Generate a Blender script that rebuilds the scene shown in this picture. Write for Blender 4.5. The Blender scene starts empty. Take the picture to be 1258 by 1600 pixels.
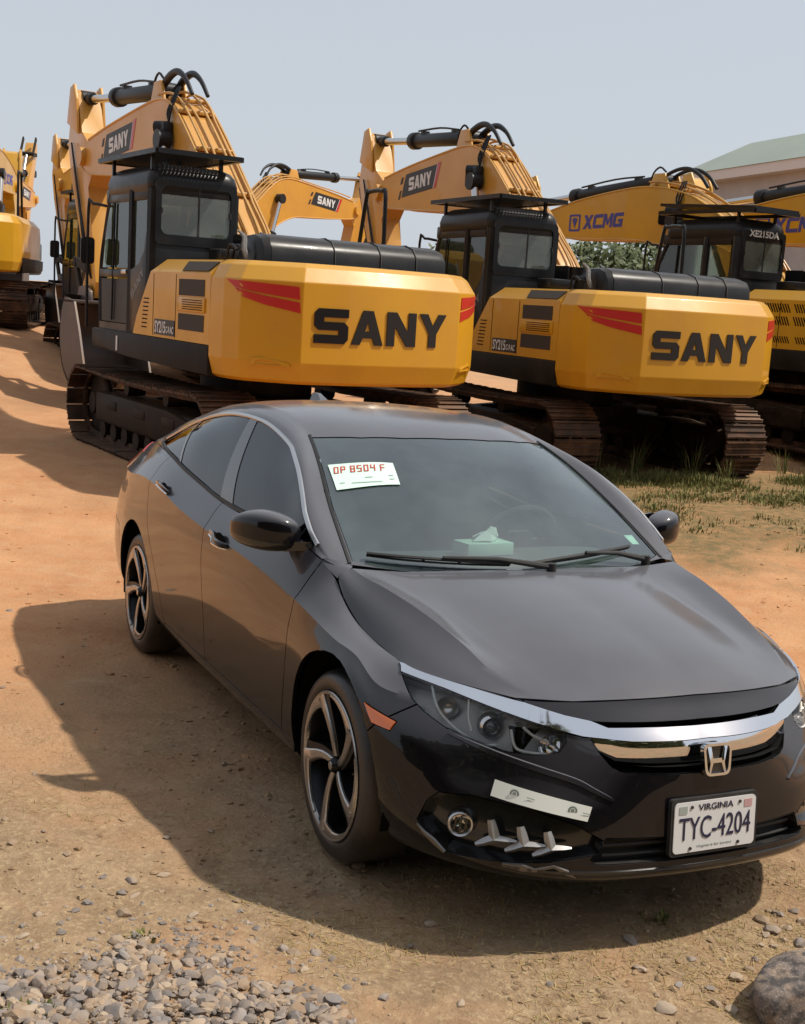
import bpy, bmesh, math, random
import numpy as np
from mathutils import Vector, Matrix
from mathutils.bvhtree import BVHTree
random.seed(7)
PI = math.pi
D = bpy.data
sc = bpy.context.scene
COL = sc.collection

# ------------------------------------------------------------------ objects
def tag(o, label=None, cat=None, group=None, kind=None):
    if label: o['label'] = label
    if cat: o['category'] = cat
    if group: o['group'] = group
    if kind: o['kind'] = kind
    return o

def empty(name, M=None, label=None, cat=None, group=None):
    o = D.objects.new(name, None)
    COL.objects.link(o)
    o.empty_display_size = 0.3
    if M is not None: o.matrix_world = M
    tag(o, label, cat, group)
    return o

def link(name, me, parent=None):
    o = D.objects.new(name, me)
    COL.objects.link(o)
    if parent is not None: o.parent = parent
    return o

def sm(o, ang=35):
    me = o.data
    me.shade_smooth()
    if ang is not None: me.set_sharp_from_angle(angle=math.radians(ang))
    return o

def build(name, bm, mats, parent=None, ang=35, recalc=True):
    if recalc: bmesh.ops.recalc_face_normals(bm, faces=bm.faces[:])
    me = D.meshes.new(name)
    bm.to_mesh(me); bm.free()
    for m in (mats if isinstance(mats, (list, tuple)) else [mats]): me.materials.append(m)
    o = link(name, me, parent)
    me.shade_smooth()
    if ang is not None: me.set_sharp_from_angle(angle=math.radians(ang))
    return o

def copy_tree(o, parent=None):
    c = o.copy(); COL.objects.link(c); c.parent = parent
    if parent is not None: c.matrix_parent_inverse = o.matrix_parent_inverse.copy()
    for ch in list(o.children): copy_tree(ch, c)
    return c

# ------------------------------------------------------------------ shapes into a bmesh
def xf(bm, verts, M):
    bmesh.ops.transform(bm, matrix=M, verts=verts)

def box(bm, c, s, rot=None, bev=0.0, mi=0, seg=2):
    r = bmesh.ops.create_cube(bm, size=1.0)
    vs = r['verts']
    M = Matrix.Translation(Vector(c))
    if rot is not None: M = M @ rot
    bmesh.ops.transform(bm, matrix=M @ Matrix.Diagonal((s[0], s[1], s[2], 1.0)), verts=vs)
    fs = list({f for v in vs for f in v.link_faces})
    for f in fs: f.material_index = mi
    if bev > 0:
        es = list({e for v in vs for e in v.link_edges})
        r = bmesh.ops.bevel(bm, geom=es, offset=bev, segments=seg, affect='EDGES', profile=0.5)
        for f in r['faces']: f.material_index = mi
    return vs

def RZ(a): return Matrix.Rotation(a, 4, 'Z')
def RX(a): return Matrix.Rotation(a, 4, 'X')
def RY(a): return Matrix.Rotation(a, 4, 'Y')

def frame_to(d):
    d = Vector(d).normalized()
    return d.to_track_quat('Z', 'Y').to_matrix().to_4x4()

def cyl(bm, a, b, r1, r2=None, n=16, mi=0, bev=0.0):
    a = Vector(a); b = Vector(b); r2 = r1 if r2 is None else r2
    L = (b - a).length
    r = bmesh.ops.create_cone(bm, cap_ends=True, segments=n, radius1=r1, radius2=r2, depth=L)
    vs = r['verts']
    xf(bm, vs, Matrix.Translation((a + b) / 2) @ frame_to(b - a))
    fs = list({f for v in vs for f in v.link_faces})
    for f in fs: f.material_index = mi
    if bev > 0:
        es = [e for e in {e for f in fs if len(f.verts) > 4 for e in f.edges}]
        r = bmesh.ops.bevel(bm, geom=es, offset=bev, segments=2, affect='EDGES', profile=0.5)
        for f in r['faces']: f.material_index = mi
    return vs

def smooth_path(P, n=6):
    P = [Vector(p) for p in P]
    if len(P) < 3: return P
    out = []
    Q = [P[0] * 2 - P[1]] + P + [P[-1] * 2 - P[-2]]
    for i in range(1, len(Q) - 2):
        a, b, c, d = Q[i - 1], Q[i], Q[i + 1], Q[i + 2]
        for k in range(n):
            t = k / n
            out.append(0.5 * ((2 * b) + (c - a) * t + (2 * a - 5 * b + 4 * c - d) * t * t + (3 * b - a - 3 * c + d) * t ** 3))
    out.append(P[-1])
    return out

def tube(bm, P, r, n=8, mi=0, smooth=0, cap=True, flat=None):
    """pipe along points; flat=(w,h,up) makes a flattened section"""
    n0 = len(P)
    P = smooth_path(P, smooth) if smooth else [Vector(p) for p in P]
    if isinstance(r, (list, tuple)): r = list(np.interp(np.linspace(0, n0 - 1, len(P)), range(len(r)), r))
    rings = []
    nprev = None
    for i, p in enumerate(P):
        t = (P[min(i + 1, len(P) - 1)] - P[max(i - 1, 0)]).normalized()
        if nprev is None:
            up = Vector((0, 0, 1)) if abs(t.z) < 0.9 else Vector((1, 0, 0))
            nrm = t.cross(up).normalized()
        else:
            nrm = (nprev - t * nprev.dot(t)).normalized()
        nprev = nrm
        bn = t.cross(nrm)
        rr = r[i] if isinstance(r, (list, tuple)) else r
        rings.append([bm.verts.new(p + (nrm * math.cos(2 * PI * k / n) + bn * math.sin(2 * PI * k / n)) * rr) for k in range(n)])
    for i in range(len(rings) - 1):
        for k in range(n):
            f = bm.faces.new((rings[i][k], rings[i][(k + 1) % n], rings[i + 1][(k + 1) % n], rings[i + 1][k]))
            f.material_index = mi
    if cap:
        f = bm.faces.new(rings[0][::-1]); f.material_index = mi
        f = bm.faces.new(rings[-1]); f.material_index = mi

def prism(bm, pts, d0, d1, axis='Y', mi=0, bev=0.0, inset_top=0.0):
    """2-D outline extruded along an axis. axis Y: pts=(x,z); X: pts=(y,z); Z: pts=(x,y)"""
    def mk(p, d):
        if axis == 'Y': return (p[0], d, p[1])
        if axis == 'X': return (d, p[0], p[1])
        return (p[0], p[1], d)
    a = [bm.verts.new(mk(p, d0)) for p in pts]
    b = [bm.verts.new(mk(p, d1)) for p in pts]
    n = len(pts)
    fs = [bm.faces.new(a[::-1]), bm.faces.new(b)]
    for i in range(n): fs.append(bm.faces.new((a[i], a[(i + 1) % n], b[(i + 1) % n], b[i])))
    for f in fs: f.material_index = mi
    if bev > 0:
        es = list({e for f in fs for e in f.edges})
        r = bmesh.ops.bevel(bm, geom=es, offset=bev, segments=2, affect='EDGES', profile=0.5)
        for f in r['faces']: f.material_index = mi
    return a + b

def hull_rings(bm, rings, mi=0, cap=True, closed=True):
    """loft between equal-count rings of points"""
    R = [[bm.verts.new(p) for p in ring] for ring in rings]
    n = len(R[0])
    for i in range(len(R) - 1):
        for k in range(n if closed else n - 1):
            f = bm.faces.new((R[i][k], R[i][(k + 1) % n], R[i + 1][(k + 1) % n], R[i + 1][k])); f.material_index = mi
    if cap:
        f = bm.faces.new(R[0][::-1]); f.material_index = mi
        f = bm.faces.new(R[-1]); f.material_index = mi
    return R

def lathe(bm, prof, c=(0, 0, 0), axis='Y', n=48, mi=0):
    """prof: (radius, offset along axis) list"""
    rings = []
    for k in range(n):
        a = 2 * PI * k / n
        ring = []
        for r, h in prof:
            if axis == 'Y': p = (c[0] + r * math.cos(a), c[1] + h, c[2] + r * math.sin(a))
            elif axis == 'Z': p = (c[0] + r * math.cos(a), c[1] + r * math.sin(a), c[2] + h)
            else: p = (c[0] + h, c[1] + r * math.cos(a), c[2] + r * math.sin(a))
            ring.append(bm.verts.new(p))
        rings.append(ring)
    for k in range(n):
        A = rings[k]; B = rings[(k + 1) % n]
        for i in range(len(prof) - 1):
            f = bm.faces.new((A[i], A[i + 1], B[i + 1], B[i])); f.material_index = mi
    bmesh.ops.remove_doubles(bm, verts=[v for r in rings for v in r], dist=1e-5)

_fonts = {}
def text_mesh(name, body, size, depth, mat, parent, M, width=None, height=None, shear=0.0, bold=0.0, space=1.0, mats=None):
    """lettering turned into a mesh; lies in local XY, then placed by M; width/height rescale it"""
    cu = D.curves.new(name, 'FONT'); cu.body = body; cu.size = 1.0;  cu.extrude = depth; cu.align_x = 'CENTER'; cu.align_y = 'CENTER'
    cu.shear = shear; cu.offset = bold; cu.space_character = space; cu.resolution_u = 3
    t = D.objects.new(name, cu); COL.objects.link(t)
    bpy.context.view_layer.update()
    me = D.meshes.new_from_object(t.evaluated_get(bpy.context.evaluated_depsgraph_get()))
    D.objects.remove(t); D.curves.remove(cu)
    me.name = name
    co = np.empty(len(me.vertices) * 3); me.vertices.foreach_get('co', co); co = co.reshape(-1, 3)
    lo, hi = co.min(0), co.max(0)
    co[:, 0] -= (lo[0] + hi[0]) / 2; co[:, 1] -= (lo[1] + hi[1]) / 2
    if width: co[:, 0] *= width / (hi[0] - lo[0])
    if height: co[:, 1] *= height / (hi[1] - lo[1])
    me.vertices.foreach_set('co', co.ravel())
    me.materials.clear(); me.materials.append(mat)
    me.transform(M)
    return link(name, me, parent)

def basis(o, x, y, z=None):
    """matrix whose columns are x,y,(z) at origin o"""
    x = Vector(x).normalized(); y = Vector(y); z = x.cross(y).normalized(); y = z.cross(x).normalized()
    M = Matrix.Identity(4)
    for i in range(3):
        M[i][0] = x[i]; M[i][1] = y[i]; M[i][2] = z[i]; M[i][3] = o[i]
    return M

# ------------------------------------------------------------------ materials
def newmat(name):
    m = D.materials.new(name); m.use_nodes = True
    nt = m.node_tree; b = nt.nodes['Principled BSDF']
    return m, nt, b

def simple(name, col, rough=0.5, metal=0.0, coat=0.0, spec=0.5, emit=None, es=0.0, coatr=0.05):
    m, nt, b = newmat(name)
    b.inputs['Base Color'].default_value = (*col, 1)
    b.inputs['Roughness'].default_value = rough
    b.inputs['Metallic'].default_value = metal
    b.inputs['Coat Weight'].default_value = coat
    b.inputs['Coat Roughness'].default_value = coatr
    b.inputs['Specular IOR Level'].default_value = spec
    return m

def N(nt, t, **kw):
    n = nt.nodes.new(t)
    for k, v in kw.items():
        if k.startswith('i_'): n.inputs[k[2:].replace('_', ' ')].default_value = v
        else: setattr(n, k, v)
    return n

def noise(nt, scale, detail=4, rough=0.55, vec=None, dist=0.0):
    n = N(nt, 'ShaderNodeTexNoise'); n.inputs['Scale'].default_value = scale; n.inputs['Detail'].default_value = detail
    n.inputs['Roughness'].default_value = rough; n.inputs['Distortion'].default_value = dist
    if vec is not None: nt.links.new(vec, n.inputs['Vector'])
    return n.outputs['Fac']

def ramp(nt, fac, stops):
    r = N(nt, 'ShaderNodeValToRGB'); e = r.color_ramp.elements
    e[0].position, e[0].color = stops[0][0], (*stops[0][1], 1)
    e[1].position, e[1].color = stops[-1][0], (*stops[-1][1], 1)
    for p, c in stops[1:-1]:
        x = e.new(p); x.color = (*c, 1)
    nt.links.new(fac, r.inputs['Fac'])
    return r.outputs['Color']

def mapr(nt, v, a, b, c=0.0, d=1.0):
    n = N(nt, 'ShaderNodeMapRange')
    nt.links.new(v, n.inputs['Value'])
    for k, x in zip(('From Min', 'From Max', 'To Min', 'To Max'), (a, b, c, d)): n.inputs[k].default_value = x
    return n.outputs['Result']

def mixc(nt, fac, a, b, mode='MIX'):
    n = N(nt, 'ShaderNodeMix', data_type='RGBA', blend_type=mode)
    for s, v in ((0, fac), (6, a), (7, b)):
        if isinstance(v, (int, float)): n.inputs[s].default_value = v
        elif isinstance(v, tuple): n.inputs[s].default_value = (*v, 1)
        else: nt.links.new(v, n.inputs[s])
    return n.outputs[2]

def bump(nt, b, h, strength=0.3, dist=0.01):
    n = N(nt, 'ShaderNodeBump'); n.inputs['Strength'].default_value = strength; n.inputs['Distance'].default_value = dist
    nt.links.new(h, n.inputs['Height']); nt.links.new(n.outputs['Normal'], b.inputs['Normal'])

def objco(nt):
    return N(nt, 'ShaderNodeTexCoord').outputs['Object']

def worn(name, c1, c2, scale=4, rough=0.45, metal=0.0, coat=0.0, rvar=0.15, dust=None, bumpv=0.0, lo=0.35, hi=0.7, bscale=None):
    """paint or metal with blotchy variation, dust lying on upward faces"""
    m, nt, b = newmat(name)
    co = objco(nt)
    n1 = noise(nt, scale, 6, 0.6, co)
    col = mixc(nt, mapr(nt, n1, lo, hi), c1, c2)
    if dust:
        g = N(nt, 'ShaderNodeNewGeometry'); s = N(nt, 'ShaderNodeSeparateXYZ'); nt.links.new(g.outputs['Normal'], s.inputs[0])
        up = mapr(nt, s.outputs['Z'], 0.2, 0.95, 0, dust[1])
        n2 = noise(nt, scale * 3, 5, 0.65, co)
        mu = N(nt, 'ShaderNodeMath', operation='MULTIPLY'); nt.links.new(up, mu.inputs[0]); nt.links.new(mapr(nt, n2, 0.2, 0.65, 0.4, 1.0), mu.inputs[1])
        ad = N(nt, 'ShaderNodeMath', operation='ADD'); nt.links.new(mu.outputs[0], ad.inputs[0]); nt.links.new(mapr(nt, n1, 0.5, 0.8, 0, dust[2]), ad.inputs[1])
        col = mixc(nt, ad.outputs[0], col, dust[0])
    nt.links.new(col, b.inputs['Base Color'])
    nt.links.new(mapr(nt, n1, 0.3, 0.7, rough - rvar / 2, rough + rvar / 2), b.inputs['Roughness'])
    b.inputs['Metallic'].default_value = metal; b.inputs['Coat Weight'].default_value = coat
    if bumpv: bump(nt, b, noise(nt, bscale or scale * 8, 4, 0.6, co), bumpv, 0.01)
    return m

MAT = {}
# ------------------------------------------------------------------ camera and frames
H_CAM = 1.83
CAM_POS = Vector((0, 0, H_CAM))
F_PX = 1915.0
def axes(yaw, pit, rol):
    f = Vector((math.cos(pit) * math.cos(yaw), math.cos(pit) * math.sin(yaw), math.sin(pit)))
    r = Vector((math.sin(yaw), -math.cos(yaw), 0)); u = r.cross(f)
    return f, r * math.cos(rol) + u * math.sin(rol), u * math.cos(rol) - r * math.sin(rol)
def m3(a, b, c):
    return Matrix((a, b, c)).transposed()
FW, RW, UW = axes(math.radians(90), math.radians(-9.662), math.radians(3.60))
FC, RC, UC = axes(math.radians(153.85), math.radians(-8.10), math.radians(3.94))
CAR_R = m3(FW, RW, UW) @ m3(FC, RC, UC).transposed()
CAR_M = CAR_R.to_4x4()
CAR_M.translation = CAM_POS - CAR_R @ Vector((3.611, -2.430, 1.753))
cam = D.cameras.new('camera'); camo = D.objects.new('camera', cam); COL.objects.link(camo)
cm = m3(RW, UW, -FW).to_4x4(); cm.translation = CAM_POS
camo.matrix_world = cm
cam.sensor_fit = 'VERTICAL'; cam.sensor_height = 36.0; cam.lens = F_PX / 1600 * 36.0
cam.clip_start = 0.05; cam.clip_end = 3000
sc.camera = camo
# sun: found from the mirror and its shadow beside the car
SUN_CAR = Vector((0.26, 0.545, 0.90)).normalized()
SUN = (CAR_R @ SUN_CAR).normalized()

CAR_C = CAR_M @ Vector((-1.35, 0, 0))
CAR_N = (CAR_R @ Vector((0, 0, 1))).normalized()
def sstep(a, b, x):
    t = np.clip((x - a) / (b - a), 0, 1); return t * t * (3 - 2 * t)
def ground_z(x, y):
    """terrain height: tilted patch under the car, flat yard, rise at far left"""
    x = np.asarray(x, float); y = np.asarray(y, float)
    pl = CAR_C.z - (CAR_N.x * (x - CAR_C.x) + CAR_N.y * (y - CAR_C.y)) / CAR_N.z
    d = np.hypot(x - CAR_C.x, (y - CAR_C.y) * 0.9)
    k = 1 - sstep(3.2, 7.0, d)
    flat = 0.2 * sstep(3.6, 5.0, x) * sstep(15.6, 17.4, y) + 0.9 * sstep(0.0, 1.0, (-(x + 3.2) * 0.55 + (y - 17.5) * 0.10) / 3.6) * sstep(15.0, 21.0, y)
    return pl * k + flat * (1 - k)

_cx, _cy, _cz, _nx, _ny = CAR_C.x, CAR_C.y, CAR_C.z, CAR_N.x / CAR_N.z, CAR_N.y / CAR_N.z
def _ss(a, b, x):
    t = min(1.0, max(0.0, (x - a) / (b - a))); return t * t * (3 - 2 * t)
def ground_s(x, y):
    """the same height, for single points"""
    k = 1 - _ss(3.2, 7.0, math.hypot(x - _cx, (y - _cy) * 0.9))
    flat = 0.2 * _ss(3.6, 5.0, x) * _ss(15.6, 17.4, y) + 0.9 * _ss(0.0, 1.0, (-(x + 3.2) * 0.55 + (y - 17.5) * 0.10) / 3.6) * _ss(15.0, 21.0, y)
    return (_cz - _nx * (x - _cx) - _ny * (y - _cy)) * k + flat * (1 - k)
# ------------------------------------------------------------------ materials used by several things
def car_paint():
    m, nt, b = newmat('dark_pearl_paint')
    co = objco(nt)
    b.inputs['Metallic'].default_value = 0.0; b.inputs['Specular IOR Level'].default_value = 0.08
    b.inputs['Coat Weight'].default_value = 1.0; b.inputs['Coat Roughness'].default_value = 0.02; b.inputs['Coat IOR'].default_value = 1.42
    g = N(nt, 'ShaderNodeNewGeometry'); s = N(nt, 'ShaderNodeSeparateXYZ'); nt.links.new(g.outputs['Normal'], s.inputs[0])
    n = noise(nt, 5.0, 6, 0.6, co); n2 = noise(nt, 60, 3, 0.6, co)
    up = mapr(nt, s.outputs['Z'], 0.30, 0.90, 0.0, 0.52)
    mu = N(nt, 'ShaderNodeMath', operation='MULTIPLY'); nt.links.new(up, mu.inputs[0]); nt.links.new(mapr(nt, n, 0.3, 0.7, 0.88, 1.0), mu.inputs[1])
    col = mixc(nt, mu.outputs[0], (0.0055, 0.0048, 0.0065), (0.200, 0.200, 0.222))   # fine dust on top faces, its cool grey also painting in sky sheen
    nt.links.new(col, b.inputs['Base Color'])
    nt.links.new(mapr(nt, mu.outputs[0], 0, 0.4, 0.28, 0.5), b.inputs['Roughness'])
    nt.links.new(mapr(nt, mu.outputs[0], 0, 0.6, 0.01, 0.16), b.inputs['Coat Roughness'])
    bump(nt, b, n2, 0.015, 0.002)
    return m
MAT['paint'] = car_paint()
MAT['blacktrim'] = simple('gloss_black_trim', (0.012, 0.012, 0.013), 0.18, coat=0.6)
MAT['blackplastic'] = worn('black_plastic', (0.012, 0.012, 0.012), (0.03, 0.027, 0.024), 9, 0.6, rvar=0.2)
MAT['void'] = simple('dark_interior', (0.006, 0.006, 0.006), 0.9, spec=0.1)
MAT['chrome'] = simple('chrome', (0.80, 0.80, 0.82), 0.06, 1.0)
MAT['satin'] = simple('satin_metal', (0.58, 0.57, 0.56), 0.28, 1.0)
MAT['alloy'] = worn('machined_alloy', (0.50, 0.48, 0.46), (0.40, 0.37, 0.34), 14, 0.3, metal=0.9)
MAT['alloydark'] = simple('dark_alloy', (0.02, 0.02, 0.022), 0.35, 0.6)
MAT['tyre'] = worn('tyre_rubber', (.012, .011, .010), (.050, .037, .028), bumpv=0.15)
MAT['rubber'] = simple('rubber', (0.012, 0.012, 0.012), 0.6)
MAT['orange'] = simple('amber_lens', (0.75, 0.16, 0.01), 0.15, coat=1.0)
MAT['redlens'] = simple('red_lens', (0.42, 0.03, 0.025), 0.25, coat=1.0)
MAT['whitepaper'] = simple('white_paper', (0.72, 0.74, 0.68), 0.6)
MAT['mintpaper'] = simple('pale_green_paper', (0.66, 0.86, 0.74), 0.6)
MAT['redink'] = simple('red_ink', (0.55, 0.05, 0.03), 0.6)
MAT['greyink'] = simple('grey_ink', (0.28, 0.34, 0.32), 0.6)
MAT['blueink'] = simple('navy_ink', (0.015, 0.015, 0.05), 0.5)
MAT['platewhite'] = simple('plate_white', (0.66, 0.66, 0.66), 0.4)
def glass(name, tint, refl, ior=1.5, rough=0.0, film=None):
    m = D.materials.new(name); m.use_nodes = True; nt = m.node_tree
    for n in list(nt.nodes): nt.nodes.remove(n)
    out = N(nt, 'ShaderNodeOutputMaterial'); tr = N(nt, 'ShaderNodeBsdfTransparent'); gl = N(nt, 'ShaderNodeBsdfGlossy')
    tr.inputs['Color'].default_value = (*tint, 1); gl.inputs['Roughness'].default_value = rough; gl.inputs['Color'].default_value = (0.95, 0.97, 1, 1)
    fr = N(nt, 'ShaderNodeFresnel'); fr.inputs['IOR'].default_value = ior
    f = mapr(nt, fr.outputs[0], 0, 1, refl, 1.0)
    mx = N(nt, 'ShaderNodeMixShader'); nt.links.new(f, mx.inputs[0]); nt.links.new(tr.outputs[0], mx.inputs[1]); nt.links.new(gl.outputs[0], mx.inputs[2])
    if film:      # diffuse veil over the pane; paints sky glare on windshield and rear cab glass
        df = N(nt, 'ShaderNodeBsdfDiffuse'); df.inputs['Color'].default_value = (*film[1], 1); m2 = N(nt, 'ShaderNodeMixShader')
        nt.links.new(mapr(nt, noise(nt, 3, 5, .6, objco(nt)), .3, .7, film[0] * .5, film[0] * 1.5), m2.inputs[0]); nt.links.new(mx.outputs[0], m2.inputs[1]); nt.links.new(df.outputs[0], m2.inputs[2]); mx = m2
    nt.links.new(mx.outputs[0], out.inputs['Surface'])
    return m
MAT['windshield'] = glass('windshield_glass', (0.60, 0.74, 0.70), 0.10, 1.6, 0.02, film=(.12, (.32, .41, .42)))  # teal veil colour stands for sky reflected in the glass
MAT['shade'] = glass('shade_band_film', (0.16, 0.17, 0.20), 0.0, 1.05, 0.3)
MAT['tint'] = glass('tinted_window_glass', (0.08, 0.09, 0.10), 0.01, 1.45, 0.0)
MAT['lens'] = glass('clear_lens', (0.92, 0.91, 0.89), 0.0, 1.32, 0.0)
MAT['cabglass'] = glass('cab_glass', (0.74, 0.78, 0.60), 0.04, 1.45, 0.02, film=(.05, (.30, .34, .20)))
MAT['interior'] = worn('grey_cloth', (0.05, 0.05, 0.052), (0.075, 0.073, 0.07), 12, 0.85)
MAT['dash'] = simple('dashboard_plastic', (0.10, 0.105, 0.10), 0.7)
MAT['disc'] = simple('brake_disc', (0.22, 0.21, 0.20), 0.4, 0.9)
MAT['yellowfilm'] = glass('yellow_window_film', (0.70, 0.62, 0.16), 0.0, 1.2, 0.1, film=(.30, (.42, .36, .07)))
MAT['rearglass'] = glass('cab_rear_glass', (0.62, 0.68, 0.62), 0.04, 1.45, 0.02, film=(.26, (.30, .33, .30)))  # veil carries the pale reflected sky in its colour
MAT['darksilver'] = simple('dark_silver_trim', (.16, .155, .15), .35, .8)
MAT['nickel'] = simple('brushed_nickel_trim', (.40, .39, .38), .42, .9)
# ------------------------------------------------------------------ the sedan (x forward from the front axle, y to its left, z up)
def cr1d(P, nsub, flags=None):
    """non-uniform Catmull-Rom through P (n,k,3) along axis 0"""
    P = np.asarray(P, float); n = len(P)
    d = np.maximum(np.linalg.norm(np.diff(P, axis=0), axis=-1).mean(axis=1), 1e-4) ** 0.75
    t = np.concatenate([[0], np.cumsum(d)])
    T = np.zeros_like(P)
    for i in range(1, n - 1):
        a = (P[i] - P[i - 1]) / d[i - 1]; b = (P[i + 1] - P[i]) / d[i]
        T[i] = (a * d[i] + b * d[i - 1]) / (d[i] + d[i - 1])
    T[0] = (P[1] - P[0]) / d[0] * 1.0; T[-1] = (P[-1] - P[-2]) / d[-1]
    if n > 2:
        T[0] = 2 * T[0] - T[1]; T[-1] = 2 * T[-1] - T[-2]
    TL, TR = T.copy(), T.copy()
    for i in (flags or []):
        if 0 < i < n - 1:
            TL[i] = (P[i] - P[i - 1]) / d[i - 1]; TR[i] = (P[i + 1] - P[i]) / d[i]
    out = []
    for i in range(n - 1):
        h = d[i]
        for k in range(nsub):
            s = k / nsub; s2, s3 = s * s, s ** 3
            out.append((2 * s3 - 3 * s2 + 1) * P[i] + (s3 - 2 * s2 + s) * h * TR[i] + (-2 * s3 + 3 * s2) * P[i + 1] + (s3 - s2) * h * TL[i + 1])
    out.append(P[-1])
    return np.array(out)

def patch(table, nu, nv, uflags=None, vflags=None):
    """table [column][row] -> fine grid points and normals"""
    G = np.array(table, float)                       # (cols, rows, 3)
    G = cr1d(G, nu, uflags)
    G = cr1d(np.swapaxes(G, 0, 1), nv, vflags)       # (rows, cols, 3)
    G = np.swapaxes(G, 0, 1)
    du = np.gradient(G, axis=0); dv = np.gradient(G, axis=1)
    Nn = np.cross(du, dv); l = np.linalg.norm(Nn, axis=-1, keepdims=True); Nn = Nn / np.maximum(l, 1e-9)
    return G, Nn

# lower body, wrapped from the middle of the nose round the side to the middle of the tail (left half; y>0)
LB = [
 [(.80,0,.20),(.90,0,.235),(.905,0,.31),(.897,0,.42),(.885,0,.52),(.862,0,.60),(.80,0,.67),(.762,0,.738)],
 [(.79,.2,.20),(.89,.2,.235),(.895,.2,.31),(.885,.2,.42),(.870,.2,.52),(.846,.2,.60),(.79,.2,.667),(.75,.2,.734)],
 [(.755,.4,.20),(.855,.4,.235),(.86,.4,.31),(.842,.4,.42),(.812,.4,.50),(.775,.4,.58),(.735,.4,.66),(.70,.4,.725)],
 [(.68,.56,.20),(.775,.56,.235),(.78,.57,.31),(.755,.57,.42),(.72,.57,.50),(.685,.57,.58),(.65,.56,.66),(.62,.55,.722)],
 [(.56,.68,.20),(.65,.68,.235),(.655,.70,.31),(.63,.70,.42),(.60,.69,.50),(.57,.68,.58),(.52,.67,.66),(.46,.665,.73)],
 [(.44,.75,.20),(.52,.76,.235),(.53,.79,.31),(.51,.79,.42),(.49,.79,.50),(.46,.785,.58),(.40,.77,.67),(.31,.735,.735)],
 [(.33,.79,.20),(.38,.81,.235),(.38,.845,.31),(.375,.862,.42),(.36,.866,.50),(.34,.858,.59),(.28,.835,.68),(.20,.75,.748)],
 [(.2,.80,.20),(.2,.835,.25),(.2,.865,.33),(.2,.885,.44),(.2,.893,.55),(.18,.885,.66),(.13,.85,.735),(.08,.758,.762)],
 [(0,.80,.20),(0,.835,.25),(0,.868,.33),(0,.888,.44),(0,.898,.55),(0,.893,.66),(-.02,.862,.75),(-.07,.765,.795)],
 [(-.2,.80,.20),(-.2,.84,.25),(-.2,.862,.33),(-.2,.875,.44),(-.2,.888,.56),(-.2,.888,.68),(-.2,.866,.775),(-.20,.765,.85)],
 [(-.31,.80,.20),(-.31,.84,.25),(-.31,.860,.33),(-.31,.871,.44),(-.31,.882,.57),(-.31,.884,.69),(-.31,.869,.793),(-.29,.755,.893)],
 [(-.45,.80,.20),(-.45,.84,.25),(-.45,.858,.33),(-.45,.866,.44),(-.45,.876,.58),(-.45,.880,.70),(-.45,.870,.81),(-.40,.780,.952)],
 [(-.9,.80,.20),(-.9,.842,.25),(-.9,.856,.33),(-.9,.864,.45),(-.9,.876,.60),(-.9,.884,.73),(-.9,.878,.85),(-.9,.803,.980)],
 [(-1.4,.80,.20),(-1.4,.842,.25),(-1.4,.856,.33),(-1.4,.865,.45),(-1.4,.880,.61),(-1.4,.890,.75),(-1.4,.884,.87),(-1.4,.805,.985)],
 [(-1.9,.80,.20),(-1.9,.842,.25),(-1.9,.858,.33),(-1.9,.870,.45),(-1.9,.885,.62),(-1.9,.893,.77),(-1.9,.884,.90),(-1.9,.795,1.022)],
 [(-2.3,.80,.20),(-2.3,.838,.25),(-2.3,.865,.33),(-2.3,.880,.45),(-2.3,.892,.61),(-2.3,.893,.77),(-2.3,.876,.94),(-2.3,.777,1.058)],
 [(-2.7,.80,.20),(-2.7,.83,.25),(-2.7,.87,.33),(-2.7,.888,.45),(-2.7,.897,.60),(-2.7,.888,.76),(-2.7,.858,.945),(-2.7,.742,1.082)],
 [(-3.05,.80,.21),(-3.05,.82,.26),(-3.05,.86,.34),(-3.05,.875,.46),(-3.05,.88,.60),(-3.05,.870,.76),(-3.05,.838,.92),(-3.05,.695,1.085)],
 [(-3.36,.73,.22),(-3.38,.77,.27),(-3.40,.80,.36),(-3.42,.82,.48),(-3.42,.822,.62),(-3.40,.81,.77),(-3.38,.775,.92),(-3.33,.64,1.062)],
 [(-3.50,.60,.22),(-3.55,.63,.27),(-3.60,.67,.36),(-3.63,.69,.48),(-3.64,.70,.62),(-3.62,.70,.77),(-3.59,.68,.93),(-3.52,.55,1.035)],
 [(-3.6,.35,.22),(-3.65,.35,.27),(-3.71,.37,.36),(-3.74,.37,.48),(-3.74,.38,.62),(-3.72,.38,.77),(-3.68,.37,.93),(-3.60,.33,1.032)],
 [(-3.62,0,.22),(-3.67,0,.27),(-3.73,0,.36),(-3.76,0,.48),(-3.76,0,.62),(-3.74,0,.77),(-3.70,0,.93),(-3.62,0,1.038)]]
HD = [
 [(.62,.55,.722),(.655,.485,.723),(.68,.44,.724),(.70,.40,.725),(.75,.2,.734),(.762,0,.738)],
 [(.46,.665,.73),(.505,.56,.768),(.53,.50,.766),(.555,.43,.769),(.61,.2,.801),(.62,0,.804)],
 [(.31,.735,.735),(.35,.59,.820),(.36,.53,.804),(.375,.460,.807),(.40,.22,.848),(.41,0,.853)],
 [(.13,.757,.755),(.14,.632,.874),(.145,.55,.849),(.15,.478,.847),(.16,.24,.887),(.16,0,.893)],
 [(-.07,.765,.795),(-.08,.674,.911),(-.08,.585,.887),(-.07,.490,.887),(-.06,.25,.917),(-.06,0,.920)],
 [(-.20,.763,.851),(-.185,.694,.922),(-.18,.597,.911),(-.175,.500,.910),(-.15,.25,.926),(-.14,0,.929)],
 [(-.290,.750,.900),(-.275,.705,.936),(-.255,.60,.930),(-.25,.505,.924),(-.22,.25,.930),(-.205,0,.930)]]
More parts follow.
